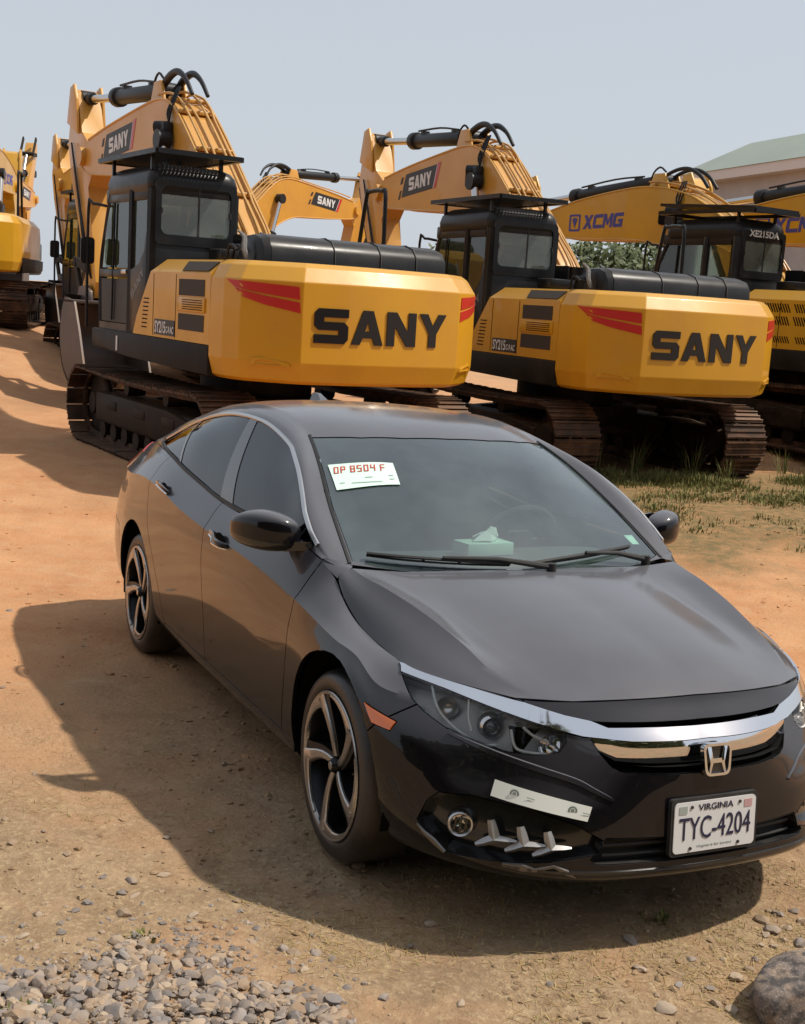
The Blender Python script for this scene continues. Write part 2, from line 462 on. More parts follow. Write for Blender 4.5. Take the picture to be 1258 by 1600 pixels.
GH = [
 [(-.38,.778,.952),(-.37,.762,.953),(-.36,.745,.95),(-.35,.72,.945),(-.33,.69,.938),(-.24,.42,.918),(-.20,.2,.915),(-.19,0,.915)],
 [(-.55,.796,.976),(-.57,.785,1.02),(-.59,.757,1.085),(-.61,.715,1.105),(-.63,.655,1.098),(-.54,.42,1.118),(-.50,.2,1.13),(-.49,0,1.133)],
 [(-.80,.803,.978),(-.83,.765,1.08),(-.86,.695,1.225),(-.885,.655,1.247),(-.90,.603,1.235),(-.83,.40,1.268),(-.80,.2,1.283),(-.79,0,1.288)],
 [(-1.1,.803,.982),(-1.1,.75,1.13),(-1.12,.642,1.297),(-1.13,.605,1.322),(-1.14,.557,1.326),(-1.10,.38,1.360),(-1.08,.2,1.374),(-1.07,0,1.378)],
 [(-1.4,.805,.985),(-1.4,.745,1.15),(-1.4,.622,1.340),(-1.4,.585,1.368),(-1.4,.54,1.384),(-1.4,.38,1.402),(-1.4,.2,1.412),(-1.4,0,1.415)],
 [(-1.8,.798,1.012),(-1.8,.735,1.18),(-1.8,.622,1.355),(-1.8,.585,1.382),(-1.8,.54,1.399),(-1.8,.38,1.416),(-1.8,.2,1.425),(-1.8,0,1.428)],
 [(-2.2,.785,1.048),(-2.2,.725,1.20),(-2.2,.622,1.315),(-2.2,.58,1.349),(-2.2,.54,1.368),(-2.2,.38,1.392),(-2.2,.2,1.404),(-2.2,0,1.408)],
 [(-2.5,.762,1.072),(-2.5,.71,1.18),(-2.5,.632,1.255),(-2.5,.585,1.296),(-2.5,.54,1.318),(-2.5,.38,1.352),(-2.5,.2,1.368),(-2.5,0,1.373)],
 [(-2.87,.722,1.088),(-2.88,.70,1.11),(-2.88,.672,1.135),(-2.88,.61,1.20),(-2.88,.55,1.22),(-2.88,.38,1.262),(-2.88,.2,1.282),(-2.88,0,1.288)],
 [(-3.18,.672,1.078),(-3.19,.655,1.09),(-3.19,.635,1.10),(-3.2,.585,1.122),(-3.2,.54,1.135),(-3.2,.38,1.165),(-3.2,.2,1.18),(-3.2,0,1.185)],
 [(-3.40,.608,1.05),(-3.41,.595,1.052),(-3.42,.58,1.056),(-3.43,.555,1.062),(-3.43,.52,1.067),(-3.44,.38,1.085),(-3.45,.2,1.096),(-3.45,0,1.10)],
 [(-3.53,.54,1.034),(-3.54,.52,1.034),(-3.545,.50,1.034),(-3.555,.46,1.034),(-3.57,.42,1.034),(-3.59,.33,1.035),(-3.61,.2,1.038),(-3.62,0,1.04)]]

def grid_bm(G, Nn, flip=False):
    bm = bmesh.new(); ln = bm.verts.layers.float_vector.new('mn')
    nu, nv = G.shape[:2]
    V = [[bm.verts.new(G[i, j]) for j in range(nv)] for i in range(nu)]
    for i in range(nu):
        for j in range(nv): V[i][j][ln] = Vector(Nn[i, j]) * (-1 if flip else 1)
    for i in range(nu - 1):
        for j in range(nv - 1):
            q = [V[i][j], V[i + 1][j], V[i + 1][j + 1], V[i][j + 1]]
            if flip: q = q[::-1]
            bm.faces.new(q)
    return bm

# projections used to cut panels: (horizontal axis, vertical axis) in car space
SIDE = (Vector((1, 0, 0)), Vector((0, 0, 1)))
FRONT = (Vector((0, 1, 0)), Vector((0, 0, 1)))
DIAG = (Vector((-.7071, .7071, 0)), Vector((0, 0, 1)))
TOP = (Vector((1, 0, 0)), Vector((0, 1, 0)))
def pr(P, p): return [(Vector(q).dot(P[0]), Vector(q).dot(P[1])) for q in p]
def inside(poly, x, y):
    c = False; n = len(poly)
    for i in range(n):
        x1, y1 = poly[i]; x2, y2 = poly[i - 1]
        if (y1 > y) != (y2 > y) and x < (x2 - x1) * (y - y1) / (y2 - y1) + x1: c = not c
    return c

def cut(bm, P, poly, filt, closed=True):
    h, v = P; view = h.cross(v)
    n = len(poly)
    for i in range(n if closed else n - 1):
        a, b = poly[i], poly[(i + 1) % n]
        if math.hypot(b[0] - a[0], b[1] - a[1]) < 1e-6: continue
        x0, x1 = min(a[0], b[0]) - 1e-4, max(a[0], b[0]) + 1e-4; y0, y1 = min(a[1], b[1]) - 1e-4, max(a[1], b[1]) + 1e-4
        fs = []
        for f in bm.faces:
            if not filt(f.calc_center_median()): continue
            us = [w.co.dot(h) for w in f.verts]; vs = [w.co.dot(v) for w in f.verts]
            if max(us) < x0 or min(us) > x1 or max(vs) < y0 or min(vs) > y1: continue
            fs.append(f)
        if not fs: continue
        geom = list({w for f in fs for w in f.verts}) + list({e for f in fs for e in f.edges}) + fs
        pa = h * a[0] + v * a[1]
        no = (h * (b[0] - a[0]) + v * (b[1] - a[1])).cross(view)
        bmesh.ops.bisect_plane(bm, geom=geom, dist=1e-5, plane_co=pa, plane_no=no)

def apply_panels(bm, panels):
    """panels: list of (name, projection, polygon, filter); the first that holds a face wins"""
    for nm, P, poly, filt in panels: cut(bm, P, poly, filt)
    out = {}
    for f in bm.faces:
        c = f.calc_center_median(); t = None
        for nm, P, poly, filt in panels:
            if filt(c) and inside(poly, c.dot(P[0]), c.dot(P[1])): t = nm; break
        out.setdefault(t, []).append(f)
    return out

def panel_obj(name, bm, faces, mat, parent, sides='B', gap=0.0028, depth=0.016, push=0.0, ang=None, weld=True, keepcentre=True):
    """faces of the half body -> object(s). sides: 'L','R' single, 'B' both halves welded into one"""
    ln = bm.verts.layers.float_vector['mn']
    base = bmesh.new(); bl = base.verts.layers.float_vector.new('mn')
    def add(sgn):
        mp = {}
        for f in faces:
            vs = []
            for v in f.verts:
                if v not in mp:
                    co = v.co.copy(); no = v[ln].copy()
                    if no.length < 1e-6: no = v.normal.copy()
                    if abs(co.y) < 1e-4: co.y = 0; no.y = 0
                    co.y *= sgn; no.y *= sgn
                    w = base.verts.new(co); w[bl] = no.normalized(); mp[v] = w
                vs.append(mp[v])
            if sgn < 0: vs = vs[::-1]
            try: base.faces.new(vs)
            except ValueError: pass
    if sides in 'LB': add(1)
    if sides in 'RB': add(-1)
    if sides == 'B': bmesh.ops.remove_doubles(base, verts=[v for v in base.verts if abs(v.co.y) < 1e-4], dist=1e-4)
    base.normal_update()
    # shut line: pull the border in a little and turn a flange inwards
    be = [e for e in base.edges if len(e.link_faces) == 1]
    bv = {v for e in be for v in e.verts}
    move = {}
    for v in bv:
        d = Vector()
        for e in v.link_edges:
            if len(e.link_faces) == 1:
                f = e.link_faces[0]; t = (e.verts[1].co - e.verts[0].co).normalized()
                m = (e.verts[0].co + e.verts[1].co) / 2
                i = f.normal.cross(t)
                if i.dot(f.calc_center_median() - m) < 0: i = -i
                d += i
        if d.length > 1e-6: move[v] = d.normalized()
    if gap:
        for v, d in move.items(): v.co += d * gap
    nfl = set()
    if depth:
        r = bmesh.ops.extrude_edge_only(base, edges=be)
        nv = [g for g in r['geom'] if isinstance(g, bmesh.types.BMVert)]
        nfl = {g for g in r['geom'] if isinstance(g, bmesh.types.BMFace)}
        for v in nv: v.co -= v[bl] * depth
    if push:
        for v in base.verts: v.co += v[bl] * push
    me = D.meshes.new(name)
    base.to_mesh(me); base.free()
    me.shade_smooth(); me.set_sharp_from_angle(angle=math.radians(ang or 24))
    me.materials.append(mat)
    return link(name, me, parent)

CAR = empty('sedan', CAR_M, 'dark pearl four door sedan parked in front of the row of yellow excavators', 'car')
G, Nn = patch(LB, 8, 6, vflags=[6]); bmL = grid_bm(G, Nn, flip=False)
# make sure stored normals point outwards
def orient(bm):
    ln = bm.verts.layers.float_vector['mn']; bm.normal_update()
    s = 0
    for f in bm.faces:
        c = f.calc_center_median() - Vector((-1.4, 0, .45))
        s += (1 if f.normal.dot(c) > 0 else -1)
    if s < 0:
        for f in bm.faces: f.normal_flip()
        bm.normal_update()
    for v in bm.verts:
        m = v[ln]
        if m.length < .5 or m.dot(v.normal) < 0:
            v[ln] = -m if m.length >= .5 else v.normal
orient(bmL)
G, Nn = patch(HD, 8, 6, vflags=[1, 3]); bmH = grid_bm(G, Nn)
orient(bmH)
for v in bmH.verts:          # hood: keep its creases
    v[bmH.verts.layers.float_vector['mn']] = v.normal
G, Nn = patch(GH, 8, 6, vflags=[4]); bmG = grid_bm(G, Nn)
orient(bmG)
for v in bmG.verts: v[bmG.verts.layers.float_vector['mn']] = v.normal

def circ(cx, cz, r, n=40): return [(cx + r * math.cos(2 * PI * k / n), cz + r * math.sin(2 * PI * k / n)) for k in range(n)]
fs_side = lambda c: c.y > .55
fs_front = lambda c: c.x > .28
arF = circ(0, .335, .372); arR = circ(-2.7, .34, .368)
arF = [(x, z) for x, z in arF]; 
HLP = [(.299,.768,.719),(.445,.692,.7075),(.622,.577,.6785),(.716,.458,.6465),(.729,.437,.640),(.740,.439,.616),(.742,.462,.590),(.716,.522,.578),(.666,.594,.579),(.59,.655,.592),(.51,.718,.612),(.444,.758,.642),(.383,.776,.675)]
RECL = [(.523,.795,.335),(.540,.774,.40),(.564,.751,.430),(.645,.679,.441),(.762,.553,.432),(.831,.441,.398),(.866,.365,.355),(.866,.378,.317),(.81,.50,.290),(.717,.64,.268),(.595,.733,.257),(.562,.769,.298)]
panels = [
 ('archF', SIDE, arF, lambda c: c.y > .55), ('archR', SIDE, arR, lambda c: c.y > .55),
 ('chrome_wing', FRONT, [(-.01,.657),(.20,.659),(.315,.658),(.335,.666),(.36,.6755),(.43,.6875),(.529,.7135),(.57,.719),(.683,.7345),(.752,.739),(.766,.7205),(.692,.7085),(.577,.6795),(.458,.6475),(.39,.633),(.26,.625),(-.01,.626)], lambda c: c.x > .2),
 ('headlight', DIAG, pr(DIAG, HLP), fs_front),
 ('nose_strip', FRONT, [(-.01,.673),(.33,.6735),(.36,.676),(.43,.688),(.529,.714),(.56,.76),(-.01,.76)], lambda c: c.x > .5),
 ('slotU', FRONT, [(-.01,.674),(.33,.6745),(.362,.677),(.362,.675),(.335,.6655),(.315,.6575),(.20,.6585),(-.01,.6565)], lambda c: c.x > .5),
 ('lower_bar', FRONT, [(-.01,.627),(.26,.626),(.37,.631),(.345,.592),(.30,.567),(.2,.561),(-.01,.559)], lambda c: c.x > .5),
 ('slotL', FRONT, [(-.01,.560),(.2,.562),(.30,.568),(.345,.593),(.355,.600),(.328,.562),(.30,.548),(.2,.541),(-.01,.539)], lambda c: c.x > .5),
 ('recess', DIAG, pr(DIAG, RECL), fs_front),
 ('lower_grille', FRONT, [(-.01,.352),(.20,.356),(.355,.362),(.40,.300),(.385,.288),(.2,.287),(-.01,.286)], lambda c: c.x > .5),
 ('marker', SIDE, [(.268,.624),(.395,.598),(.388,.570),(.321,.576)], fs_side),
 ('front_bumper', SIDE, [(.20,.10),(.27,.50),(.335,.575),(.42,.66),(.44,.682),(.60,.80),(1.1,.80),(1.1,.10)], lambda c: c.x > .1),
 ('front_bumper', FRONT, [(-.1,.1),(.78,.1),(.78,.62),(.6,.76),(-.1,.76)], lambda c: c.x > .45),
 ('fuel', SIDE, [(0, 0)] * 3, lambda c: False),
 ('rear_door', SIDE, [(-1.478,1.2),(-1.480,.85),(-1.485,.60),(-1.478,.285),(-2.16,.285),(-2.20,.42),(-2.28,.56),(-2.42,.74),(-2.50,.92),(-2.52,1.2)], fs_side),
 ('front_door', SIDE, [(-.36,1.2),(-.38,.93),(-.40,.75),(-.44,.55),(-.47,.42),(-.49,.285),(-1.478,.285),(-1.485,.60),(-1.480,.85),(-1.478,1.2)], fs_side),
 ('tail_light', SIDE, [(-3.20,1.02),(-3.34,.98),(-3.46,.88),(-3.60,.78),(-3.90,.80),(-3.90,.93),(-3.64,1.00),(-3.50,1.12)], lambda c: c.y > .30),
 ('rear_bumper', SIDE, [(-3.05,.10),(-3.06,.50),(-3.10,.62),(-3.45,.66),(-3.90,.66),(-3.90,.1)], lambda c: True),
 ('sill', SIDE, [(-.20,.10),(-.49,.285),(-2.16,.285),(-2.5,.10)], fs_side),
]
T = apply_panels(bmL, panels)
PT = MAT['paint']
def both(nm, key, mat, src=bmL, tb=None, **k):
    t = tb or T
    r = [panel_obj(nm, src, t[key], mat, CAR, 'L', **k), panel_obj(nm, src, t[key], mat, CAR, 'R', **k)]
    return r
body_faces = T.get(None, [])
fend = [f for f in body_faces if f.calc_center_median().x > -.6]
rearq = [f for f in body_faces if f.calc_center_median().x <= -.6 and f.calc_center_median().x > -3.1 or (f.calc_center_median().x <= -3.1 and f.calc_center_median().y > .0)]
T['fender'] = fend; T['quarter'] = rearq
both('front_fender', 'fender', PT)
# corner of the fender beside the foot of the A pillar
for s_ in (1, -1):
    bm = bmesh.new()
    P_ = [(-.292,.752,.898),(-.276,.707,.935),(-.30,.692,.938),(-.335,.690,.939),(-.36,.745,.9525),(-.385,.779,.954),(-.40,.781,.953),(-.345,.768,.922)]
    vs = [bm.verts.new((x, s_ * y, z)) for x, y, z in P_]; c_ = bm.verts.new((-.335, s_ * .742, .934))
    for i in range(len(vs)): bm.faces.new((vs[i], vs[(i + 1) % len(vs)], c_))
    build('fender_corner', bm, PT, CAR, 60)
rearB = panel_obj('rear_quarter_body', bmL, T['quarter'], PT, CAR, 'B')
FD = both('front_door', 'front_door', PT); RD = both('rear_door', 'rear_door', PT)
both('sill', 'sill', PT)
fb = panel_obj('front_bumper', bmL, T['front_bumper'], PT, CAR, 'B')
rb = panel_obj('rear_bumper', bmL, T['rear_bumper'], PT, CAR, 'B')
panel_obj('nose_panel', bmL, T['nose_strip'], PT, CAR, 'B')
panel_obj('grille_wing', bmL, T['chrome_wing'], MAT['chrome'], CAR, 'B', push=.006, depth=.02, gap=.001)
gb = panel_obj('grille_bar', bmL, T['lower_bar'], MAT['chrome'], CAR, 'B', push=.002, depth=.02, gap=.0)
for v in gb.data.vertices:      # the bar hangs upright so it mirrors the ground
    v.co.x += max(0, .627 - v.co.z) * -.50
both('side_marker', 'marker', MAT['orange'], push=.004, depth=.012, gap=.001)
TLs = both('tail_light', 'tail_light', MAT['redlens'], push=.004)
def hollow(nm, key, mat, d, par, sides='B'):
    """recessed pocket: the panel pushed in plus walls"""
    return panel_obj(nm, bmL, T[key], mat, par, sides, gap=0, depth=-d, push=-d)
hollow('grille_slot', 'slotU', MAT['void'], .05, CAR); hollow('grille_slot', 'slotL', MAT['void'], .04, CAR)
lg = hollow('lower_grille', 'lower_grille', MAT['blackplastic'], .05, CAR)
recs = [hollow('fog_lamp_recess', 'recess', MAT['blacktrim'], .05, CAR, s) for s in 'LR']

# hood
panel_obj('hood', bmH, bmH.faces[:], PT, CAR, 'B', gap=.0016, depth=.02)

# upper body
DLO = [(-.44,.985),(-.50,1.018),(-.59,1.072),(-.72,1.148),(-.86,1.212),(-1.0,1.257),(-1.12,1.286),(-1.4,1.330),(-1.656,1.346),(-1.94,1.338),(-2.218,1.305),(-2.49,1.250),(-2.72,1.183),(-2.90,1.122)]
BELT = [(-2.90,1.110),(-2.70,1.096),(-2.47,1.083),(-2.20,1.060),(-1.86,1.030),(-1.60,1.008),(-1.32,.998),(-.9,.992),(-.6,.988)]
def clipx(poly, xa, xb, xa2=None, xb2=None):
    """strip of the window outline between two slanted lines given at z=1.0 and z=1.35"""
    return [(xa, 1.0 - .3), (xb, 1.0 - .3), (xb2 if xb2 is not None else xb, 1.5), (xa2 if xa2 is not None else xa, 1.5)]
WIN = DLO + BELT
fG = lambda c: c.y > .52 and c.z < 1.39
def seg(z, a, b): return a[0] + (b[0] - a[0]) * (z - a[1]) / (b[1] - a[1])
wpan = [('win', SIDE, WIN, lambda c: c.y > .585 and c.z < 1.39),
 ('windshield', TOP, [(-.10,-.01),(-.155,.2),(-.20,.42),(-.345,.675),(-.63,.645),(-.90,.593),(-1.11,.555),(-1.0,.38),(-.955,.2),(-.94,-.01)], lambda c: c.x > -1.3),
 ('rear_window', TOP, [(-2.52,-.01),(-2.53,.3),(-2.58,.50),(-3.20,.49),(-3.24,.3),(-3.25,-.01)], lambda c: c.z > 1.05),
 ('trunk', TOP, [(-3.255,-.01),(-3.245,.3),(-3.21,.50),(-3.30,.54),(-3.7,.60),(-3.7,-.01)], lambda c: c.x < -3.1)]
# split lines of the windows: front edge of B pillar, rear edge of B pillar, quarter light divider
for a, b in (((-1.345,.98),(-1.60,1.36)), ((-1.52,.98),(-1.685,1.36)), ((-2.285,1.03),(-2.45,1.30)), ((-2.25,1.03),(-2.415,1.30))):
    cut(bmG, SIDE, [a, b], lambda c: c.y > .57, closed=False)
TG = apply_panels(bmG, wpan)
wf, wr, wq, bp = [], [], [], []
for f in TG['win']:
    c = f.calc_center_median(); z = c.z
    if c.x > seg(z, (-1.345,.98), (-1.60,1.36)): wf.append(f)
    elif c.x > seg(z, (-1.52,.98), (-1.685,1.36)): bp.append(f)
    elif c.x > seg(z, (-2.25,1.03), (-2.415,1.30)): wr.append(f)
    elif c.x > seg(z, (-2.285,1.03), (-2.45,1.30)): bp.append(f)
    else: wq.append(f)
TG.update(wf=wf, wr=wr, wq=wq, bp=bp)
both('front_side_window', 'wf', MAT['tint'], bmG, TG, gap=.0, depth=.0, push=-.004)
both('rear_side_window', 'wr', MAT['tint'], bmG, TG, gap=.0, depth=.0, push=-.004)
both('quarter_window', 'wq', MAT['tint'], bmG, TG, gap=.0, depth=.0, push=-.004)
for k_, lo_ in (('bp1', -2.0), ('bp2', -9)):
    TG[k_] = [f for f in bp if (f.calc_center_median().x > -2.0) == (k_ == 'bp1')]
    both('door_pillar_trim', k_, MAT['blacktrim'], bmG, TG, gap=.0, depth=.01, push=-.001)
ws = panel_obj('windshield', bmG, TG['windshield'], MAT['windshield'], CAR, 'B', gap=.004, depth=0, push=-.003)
panel_obj('rear_window', bmG, TG['rear_window'], MAT['tint'], CAR, 'B', gap=.003, depth=0, push=-.003)
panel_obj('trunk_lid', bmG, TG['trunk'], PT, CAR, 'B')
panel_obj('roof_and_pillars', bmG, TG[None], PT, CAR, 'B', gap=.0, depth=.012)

# looking up the surface for trim pieces
def bvh_of(*bms):
    V, Fc = [], []
    for b in bms:
        b.verts.index_update(); o = len(V)
        V += [v.co.copy() for v in b.verts]; Fc += [[v.index + o for v in f.verts] for f in b.faces]
    return BVHTree.FromPolygons(V, Fc)
BV = bvh_of(bmL, bmH, bmG); BVS = bvh_of(bmL, bmG)
def hit_y(x, z, off=0.0, s=-1, bv=None):
    r = (bv or BVS).ray_cast(Vector((x, 2, z)), Vector((0, -1, 0)))
    p = r[0] if r[0] is not None else Vector((x, .8, z)); n = r[1] if r[1] is not None else Vector((0, 1, 0))
    if n.y < 0: n = -n
    p = p + n * off
    return Vector((p.x, s * p.y, p.z)), Vector((n.x, s * n.y, n.z))
def hit_x(y, z, off=0.0):
    r = BVS.ray_cast(Vector((3, abs(y), z)), Vector((-1, 0, 0)))
    p, n = r[0], r[1]
    if n.x < 0: n = -n
    p = p + n * off
    if y < 0: p = Vector((p.x, -p.y, p.z)); n = Vector((n.x, -n.y, n.z))
    return p, n
def hit_z(x, y, off=0.0):
    r = BV.ray_cast(Vector((x, abs(y), 3)), Vector((0, 0, -1)))
    p, n = r[0], r[1]
    if n.z < 0: n = -n
    p = p + n * off
    if y < 0: p = Vector((p.x, -p.y, p.z)); n = Vector((n.x, -n.y, n.z))
    return p, n

def ribbon(bm, pts, nrm, w, t):
    """flat raised strip along pts (with normals), width w, thickness t"""
    R = []
    for i, p in enumerate(pts):
        tn = (pts[min(i + 1, len(pts) - 1)] - pts[max(i - 1, 0)]).normalized()
        n = nrm[i].normalized(); b = tn.cross(n).normalized()
        ww = w[i] if isinstance(w, (list, tuple)) else w
        R.append([p - b * ww / 2, p - b * ww * .35 + n * t, p + b * ww * .35 + n * t, p + b * ww / 2])
    hull_rings(bm, R, cap=True, closed=True)
def resample(poly, n):
    P = smooth_path([(x, 0, z) for x, z in poly], 6); L = [0]
    for i in range(1, len(P)): L.append(L[-1] + (P[i] - P[i - 1]).length)
    out = []
    for k in range(n):
        s = L[-1] * k / (n - 1); i = max(j for j in range(len(L)) if L[j] <= s + 1e-9)
        if i >= len(P) - 1: out.append(P[-1]); continue
        u = (s - L[i]) / max(1e-9, L[i + 1] - L[i]); out.append(P[i].lerp(P[i + 1], u))
    return [(p.x, p.z) for p in out]
for s in (-1, 1):
    up = [(x, z + .004) for x, z in resample(DLO, 70)]
    H_ = [hit_y(x, z, .0, s) for x, z in up]
    bm = bmesh.new(); ribbon(bm, [h[0] for h in H_], [h[1] for h in H_], .019, .007)
    build('window_chrome_trim', bm, MAT['satin'], CAR, 60)
    H_ = [hit_y(x, z - .006, .0, s) for x, z in resample(BELT[:-1] + [(-.46,.984)], 50)]
    bm = bmesh.new(); ribbon(bm, [h[0] for h in H_], [h[1] for h in H_], .016, .007)
    build('window_seal', bm, MAT['rubber'], CAR, 60)
    # thin bright seal at the windshield edge
    P_ = [(-.335,.688,.94), (-.63,.652,1.10), (-.90,.600,1.238), (-1.13,.556,1.327)]
    P_ = smooth_path(P_, 8); H_ = []
    for p in P_:
        r = BV.find_nearest(p); n = r[1] if r[1].z > 0 else -r[1]
        H_.append((Vector((r[0].x, s * r[0].y, r[0].z)), Vector((n.x, s * n.y, n.z))))
    bm = bmesh.new(); ribbon(bm, [h[0] for h in H_], [h[1] for h in H_], .014, .005)
    build('windshield_moulding', bm, MAT['rubber'], CAR, 60)
# inner dark shell so nothing shows through the shut lines; wheel wells, floor
bm = bmesh.new()
prism(bm, [(-.42,.23),(-2.20,.23),(-2.36,.74),(-3.0,.76),(-3.4,.62),(-3.45,.95),(-2.5,.90),(-.42,.86),(.05,.72),(-.38,.60)], -.74, .74, 'Y')
prism(bm, [(.60,.26),(.40,.26),(.40,.60),(-.2,.70),(.35,.66),(.55,.58),(.66,.50),(.72,.36),(.70,.26)], -.42, .42, 'Y')
box(bm, (.50, 0, .45), (.30, 1.1, .36)); box(bm, (.0, 0, .54), (.8, .95, .36)); box(bm, (-3.3, 0, .5), (.5, 1.3, .5))
build('inner_body_shell', bm, MAT['void'], CAR)
for cx in (0, -2.7):
    for s in (-1, 1):
        bm = bmesh.new()
        n = 24; A = []; B_ = []
        for k in range(n + 1):
            a = -.25 + (PI + .5) * k / n
            A.append((cx + .385 * math.cos(a), s * .845, .335 + .385 * math.sin(a))); B_.append((cx + .385 * math.cos(a), s * .50, .335 + .385 * math.sin(a)))
        R = [[bm.verts.new(p) for p in A], [bm.verts.new(p) for p in B_]]
        for k in range(n): bm.faces.new((R[0][k], R[0][k + 1], R[1][k + 1], R[1][k]))
        bm.faces.new(R[1])
        build('wheel_arch_liner', bm, MAT['void'], CAR)

# ---- wheels
def make_wheel(cx, s, steer=0.0):
    W = empty('wheel'); W.parent = CAR
    W.matrix_local = Matrix.Translation((cx, s * .752, .322)) @ RZ(steer) @ (Matrix.Identity(4) if s < 0 else RZ(PI))
    # outward is -y in wheel space
    bm = bmesh.new()
    prof = [(.228,.095),(.262,.108),(.300,.105),(.316,.085),(.3215,.05),(.322,0),(.3215,-.05),(.316,-.085),(.300,-.105),(.270,-.112),(.247,-.104),(.241,-.092)]
    lathe(bm, prof, n=72)
    build('tyre', bm, MAT['tyre'], W, 50)
    bm = bmesh.new()
    for yy in (-.06, -.02, .02, .06):
        lathe(bm, [(.3222, yy - .004), (.3232, yy), (.3222, yy + .004)], n=72)
    bm.free()
    R_ = empty('rim'); R_.parent = W
    bm = bmesh.new()
    lathe(bm, [(.241,-.092),(.246,-.104),(.249,-.110),(.246,-.1135),(.238,-.112),(.234,-.100)], n=72, mi=0)
    build('rim_lip', bm, MAT['alloy'], R_, 40)
    bm = bmesh.new()
    lathe(bm, [(.236,-.100),(.222,-.06),(.215,.0),(.22,.09),(.20,.095),(.06,.05),(0.02,.05)], n=48)
    build('rim_barrel', bm, MAT['alloydark'], R_, 40)
    bm = bmesh.new(); lathe(bm, [(0.001,-.005),(.155,-.005),(.155,.012),(0.001,.012)], n=48)
    build('brake_disc', bm, MAT['disc'], R_, 40)
    # five swept spokes: bright machined face on a dark spoke
    for k in range(5):
        a0 = math.radians(100 + 72 * k)
        def pt(r, da, y): a = a0 + da; return Vector((r * math.cos(a), y, r * math.sin(a)))
        # centre line sweeps sideways as it goes out and then runs along the rim
        line = [(.030, 0.00, -.088, .022), (.065, 0.05, -.093, .024), (.105, .12, -.097, .027), (.145, .20, -.101, .032), (.180, .265, -.104, .038), (.210, .31, -.108, .047), (.234, .33, -.111, .055)]
        bmF = bmesh.new(); bmD = bmesh.new(); RF, RDk = [], []
        for i, (r, da, y, w) in enumerate(line):
            c = pt(r, da, y); 
            r2, da2 = line[min(i + 1, 6)][:2]; r1, da1 = line[max(i - 1, 0)][:2]
            t = (pt(r2, da2, y) - pt(r1, da1, y)).normalized(); b = Vector((t.z, 0, -t.x))
            RF.append([c - b * w / 2, c - b * w * .36 + Vector((0, -.004, 0)), c + b * w * .36 + Vector((0, -.004, 0)), c + b * w / 2, c + b * w / 2 + Vector((0, .006, 0)), c - b * w / 2 + Vector((0, .006, 0))])
            w2 = w * 1.25
            RDk.append([c - b * w2 / 2 + Vector((0, .004, 0)), c + b * w2 * .9 + Vector((0, .004, 0)), c + b * w2 * .8 + Vector((0, .050, 0)), c - b * w2 / 2 + Vector((0, .045, 0))])
        hull_rings(bmF, RF); hull_rings(bmD, RDk)
        # blade running round the inside of the rim
        arc = []
        for j in range(11):
            q = j / 10; r = .2335; da = .36 + .84 * q; w = .040 * (1 - q) ** 1.3 + .007; c = pt(r + .004 - w * .35, da, -.1105); b = pt(1, da, 0)
            b = Vector((b.x, 0, b.z))
            arc.append([c - b * w / 2, c - b * w * .3 + Vector((0, -.003, 0)), c + b * w * .3 + Vector((0, -.003, 0)), c + b * w / 2, c + b * w / 2 + Vector((0, .008, 0)), c - b * w / 2 + Vector((0, .008, 0))])
        hull_rings(bmF, arc)
        sp = build('spoke', bmD, MAT['alloydark'], R_, 40)
        build('spoke_face', bmF, MAT['alloy'], R_, 30)
    bm = bmesh.new(); lathe(bm, [(.001,-.108),(.018,-.108),(.023,-.103),(.028,-.080),(.034,-.02)], n=32)
    build('hub_cap', bm, MAT['alloydark'], R_, 40)
    bm = bmesh.new(); lathe(bm, [(.001,-.1095),(.013,-.1095),(.0145,-.107)], n=32)
    build('hub_badge', bm, MAT['satin'], R_, 40)
    for k in range(5):
        a = 2 * PI * k / 5 + .3
        bm = bmesh.new(); cyl(bm, (.05 * math.cos(a), -.07, .05 * math.sin(a)), (.05 * math.cos(a), -.03, .05 * math.sin(a)), .011, n=6); build('lug_nut', bm, MAT['alloydark'], R_, 40)
    0 and build('lug_nuts', bm, MAT['alloydark'], R_, 40)
for cx in (0, -2.7):
    for s in (-1, 1): make_wheel(cx, s, math.radians(-1.5) if cx == 0 else 0)

# ---- door handles: pocket and bright-edged grip
def handle(x, z, s, par):
    H_, n = hit_y(x, z, .0, s)
    Hd = empty('door_handle'); Hd.parent = par
    bm = bmesh.new()
    R = []
    for i in range(9):
        u = -1 + 2 * i / 8; p, nn = hit_y(x + u * .11, z + .010 * u * -1, .0, s)
        o = .034 * (1 - u * u) ** .5 + .004 if abs(u) < 1 else .002
        hh = .011 + .005 * (1 - u * u)
        up = Vector((0, 0, 1)); c = p + nn * o
        R.append([c + up * hh - nn * .006, c + up * hh * .6 + nn * .004, c - up * hh * .6 + nn * .004, c - up * hh - nn * .006, c - nn * .012])
    hull_rings(bm, R); build('handle_grip', bm, MAT['paint'], Hd, 60)
    bm = bmesh.new(); R = []
    pts = []; nn_ = []
    for i in range(13):
        u = -1 + 2 * i / 12; p, nn = hit_y(x + u * .112, z + .010 * u * -1, .0, s)
        o = .034 * (1 - u * u) ** .5 + .006 if abs(u) < 1 else .004
        pts.append(p + nn * o + Vector((0, 0, -.012))); nn_.append(nn)
    ribbon(bm, pts, nn_, .007, .004); build('handle_chrome_strip', bm, MAT['chrome'], Hd, 60)
    bm = bmesh.new(); R = []
    p, nn = hit_y(x + .01, z, .002, s)
    M = basis(p, (1, 0, 0), (0, 0, 1)) if s < 0 else basis(p, (-1, 0, 0), (0, 0, 1))
    vs = bmesh.ops.create_uvsphere(bm, u_segments=20, v_segments=10, radius=1)['verts']
    xf(bm, vs, M @ Matrix.Diagonal((.066, .030, .003, 1)))
    build('handle_pocket', bm, MAT['void'], Hd, 60)
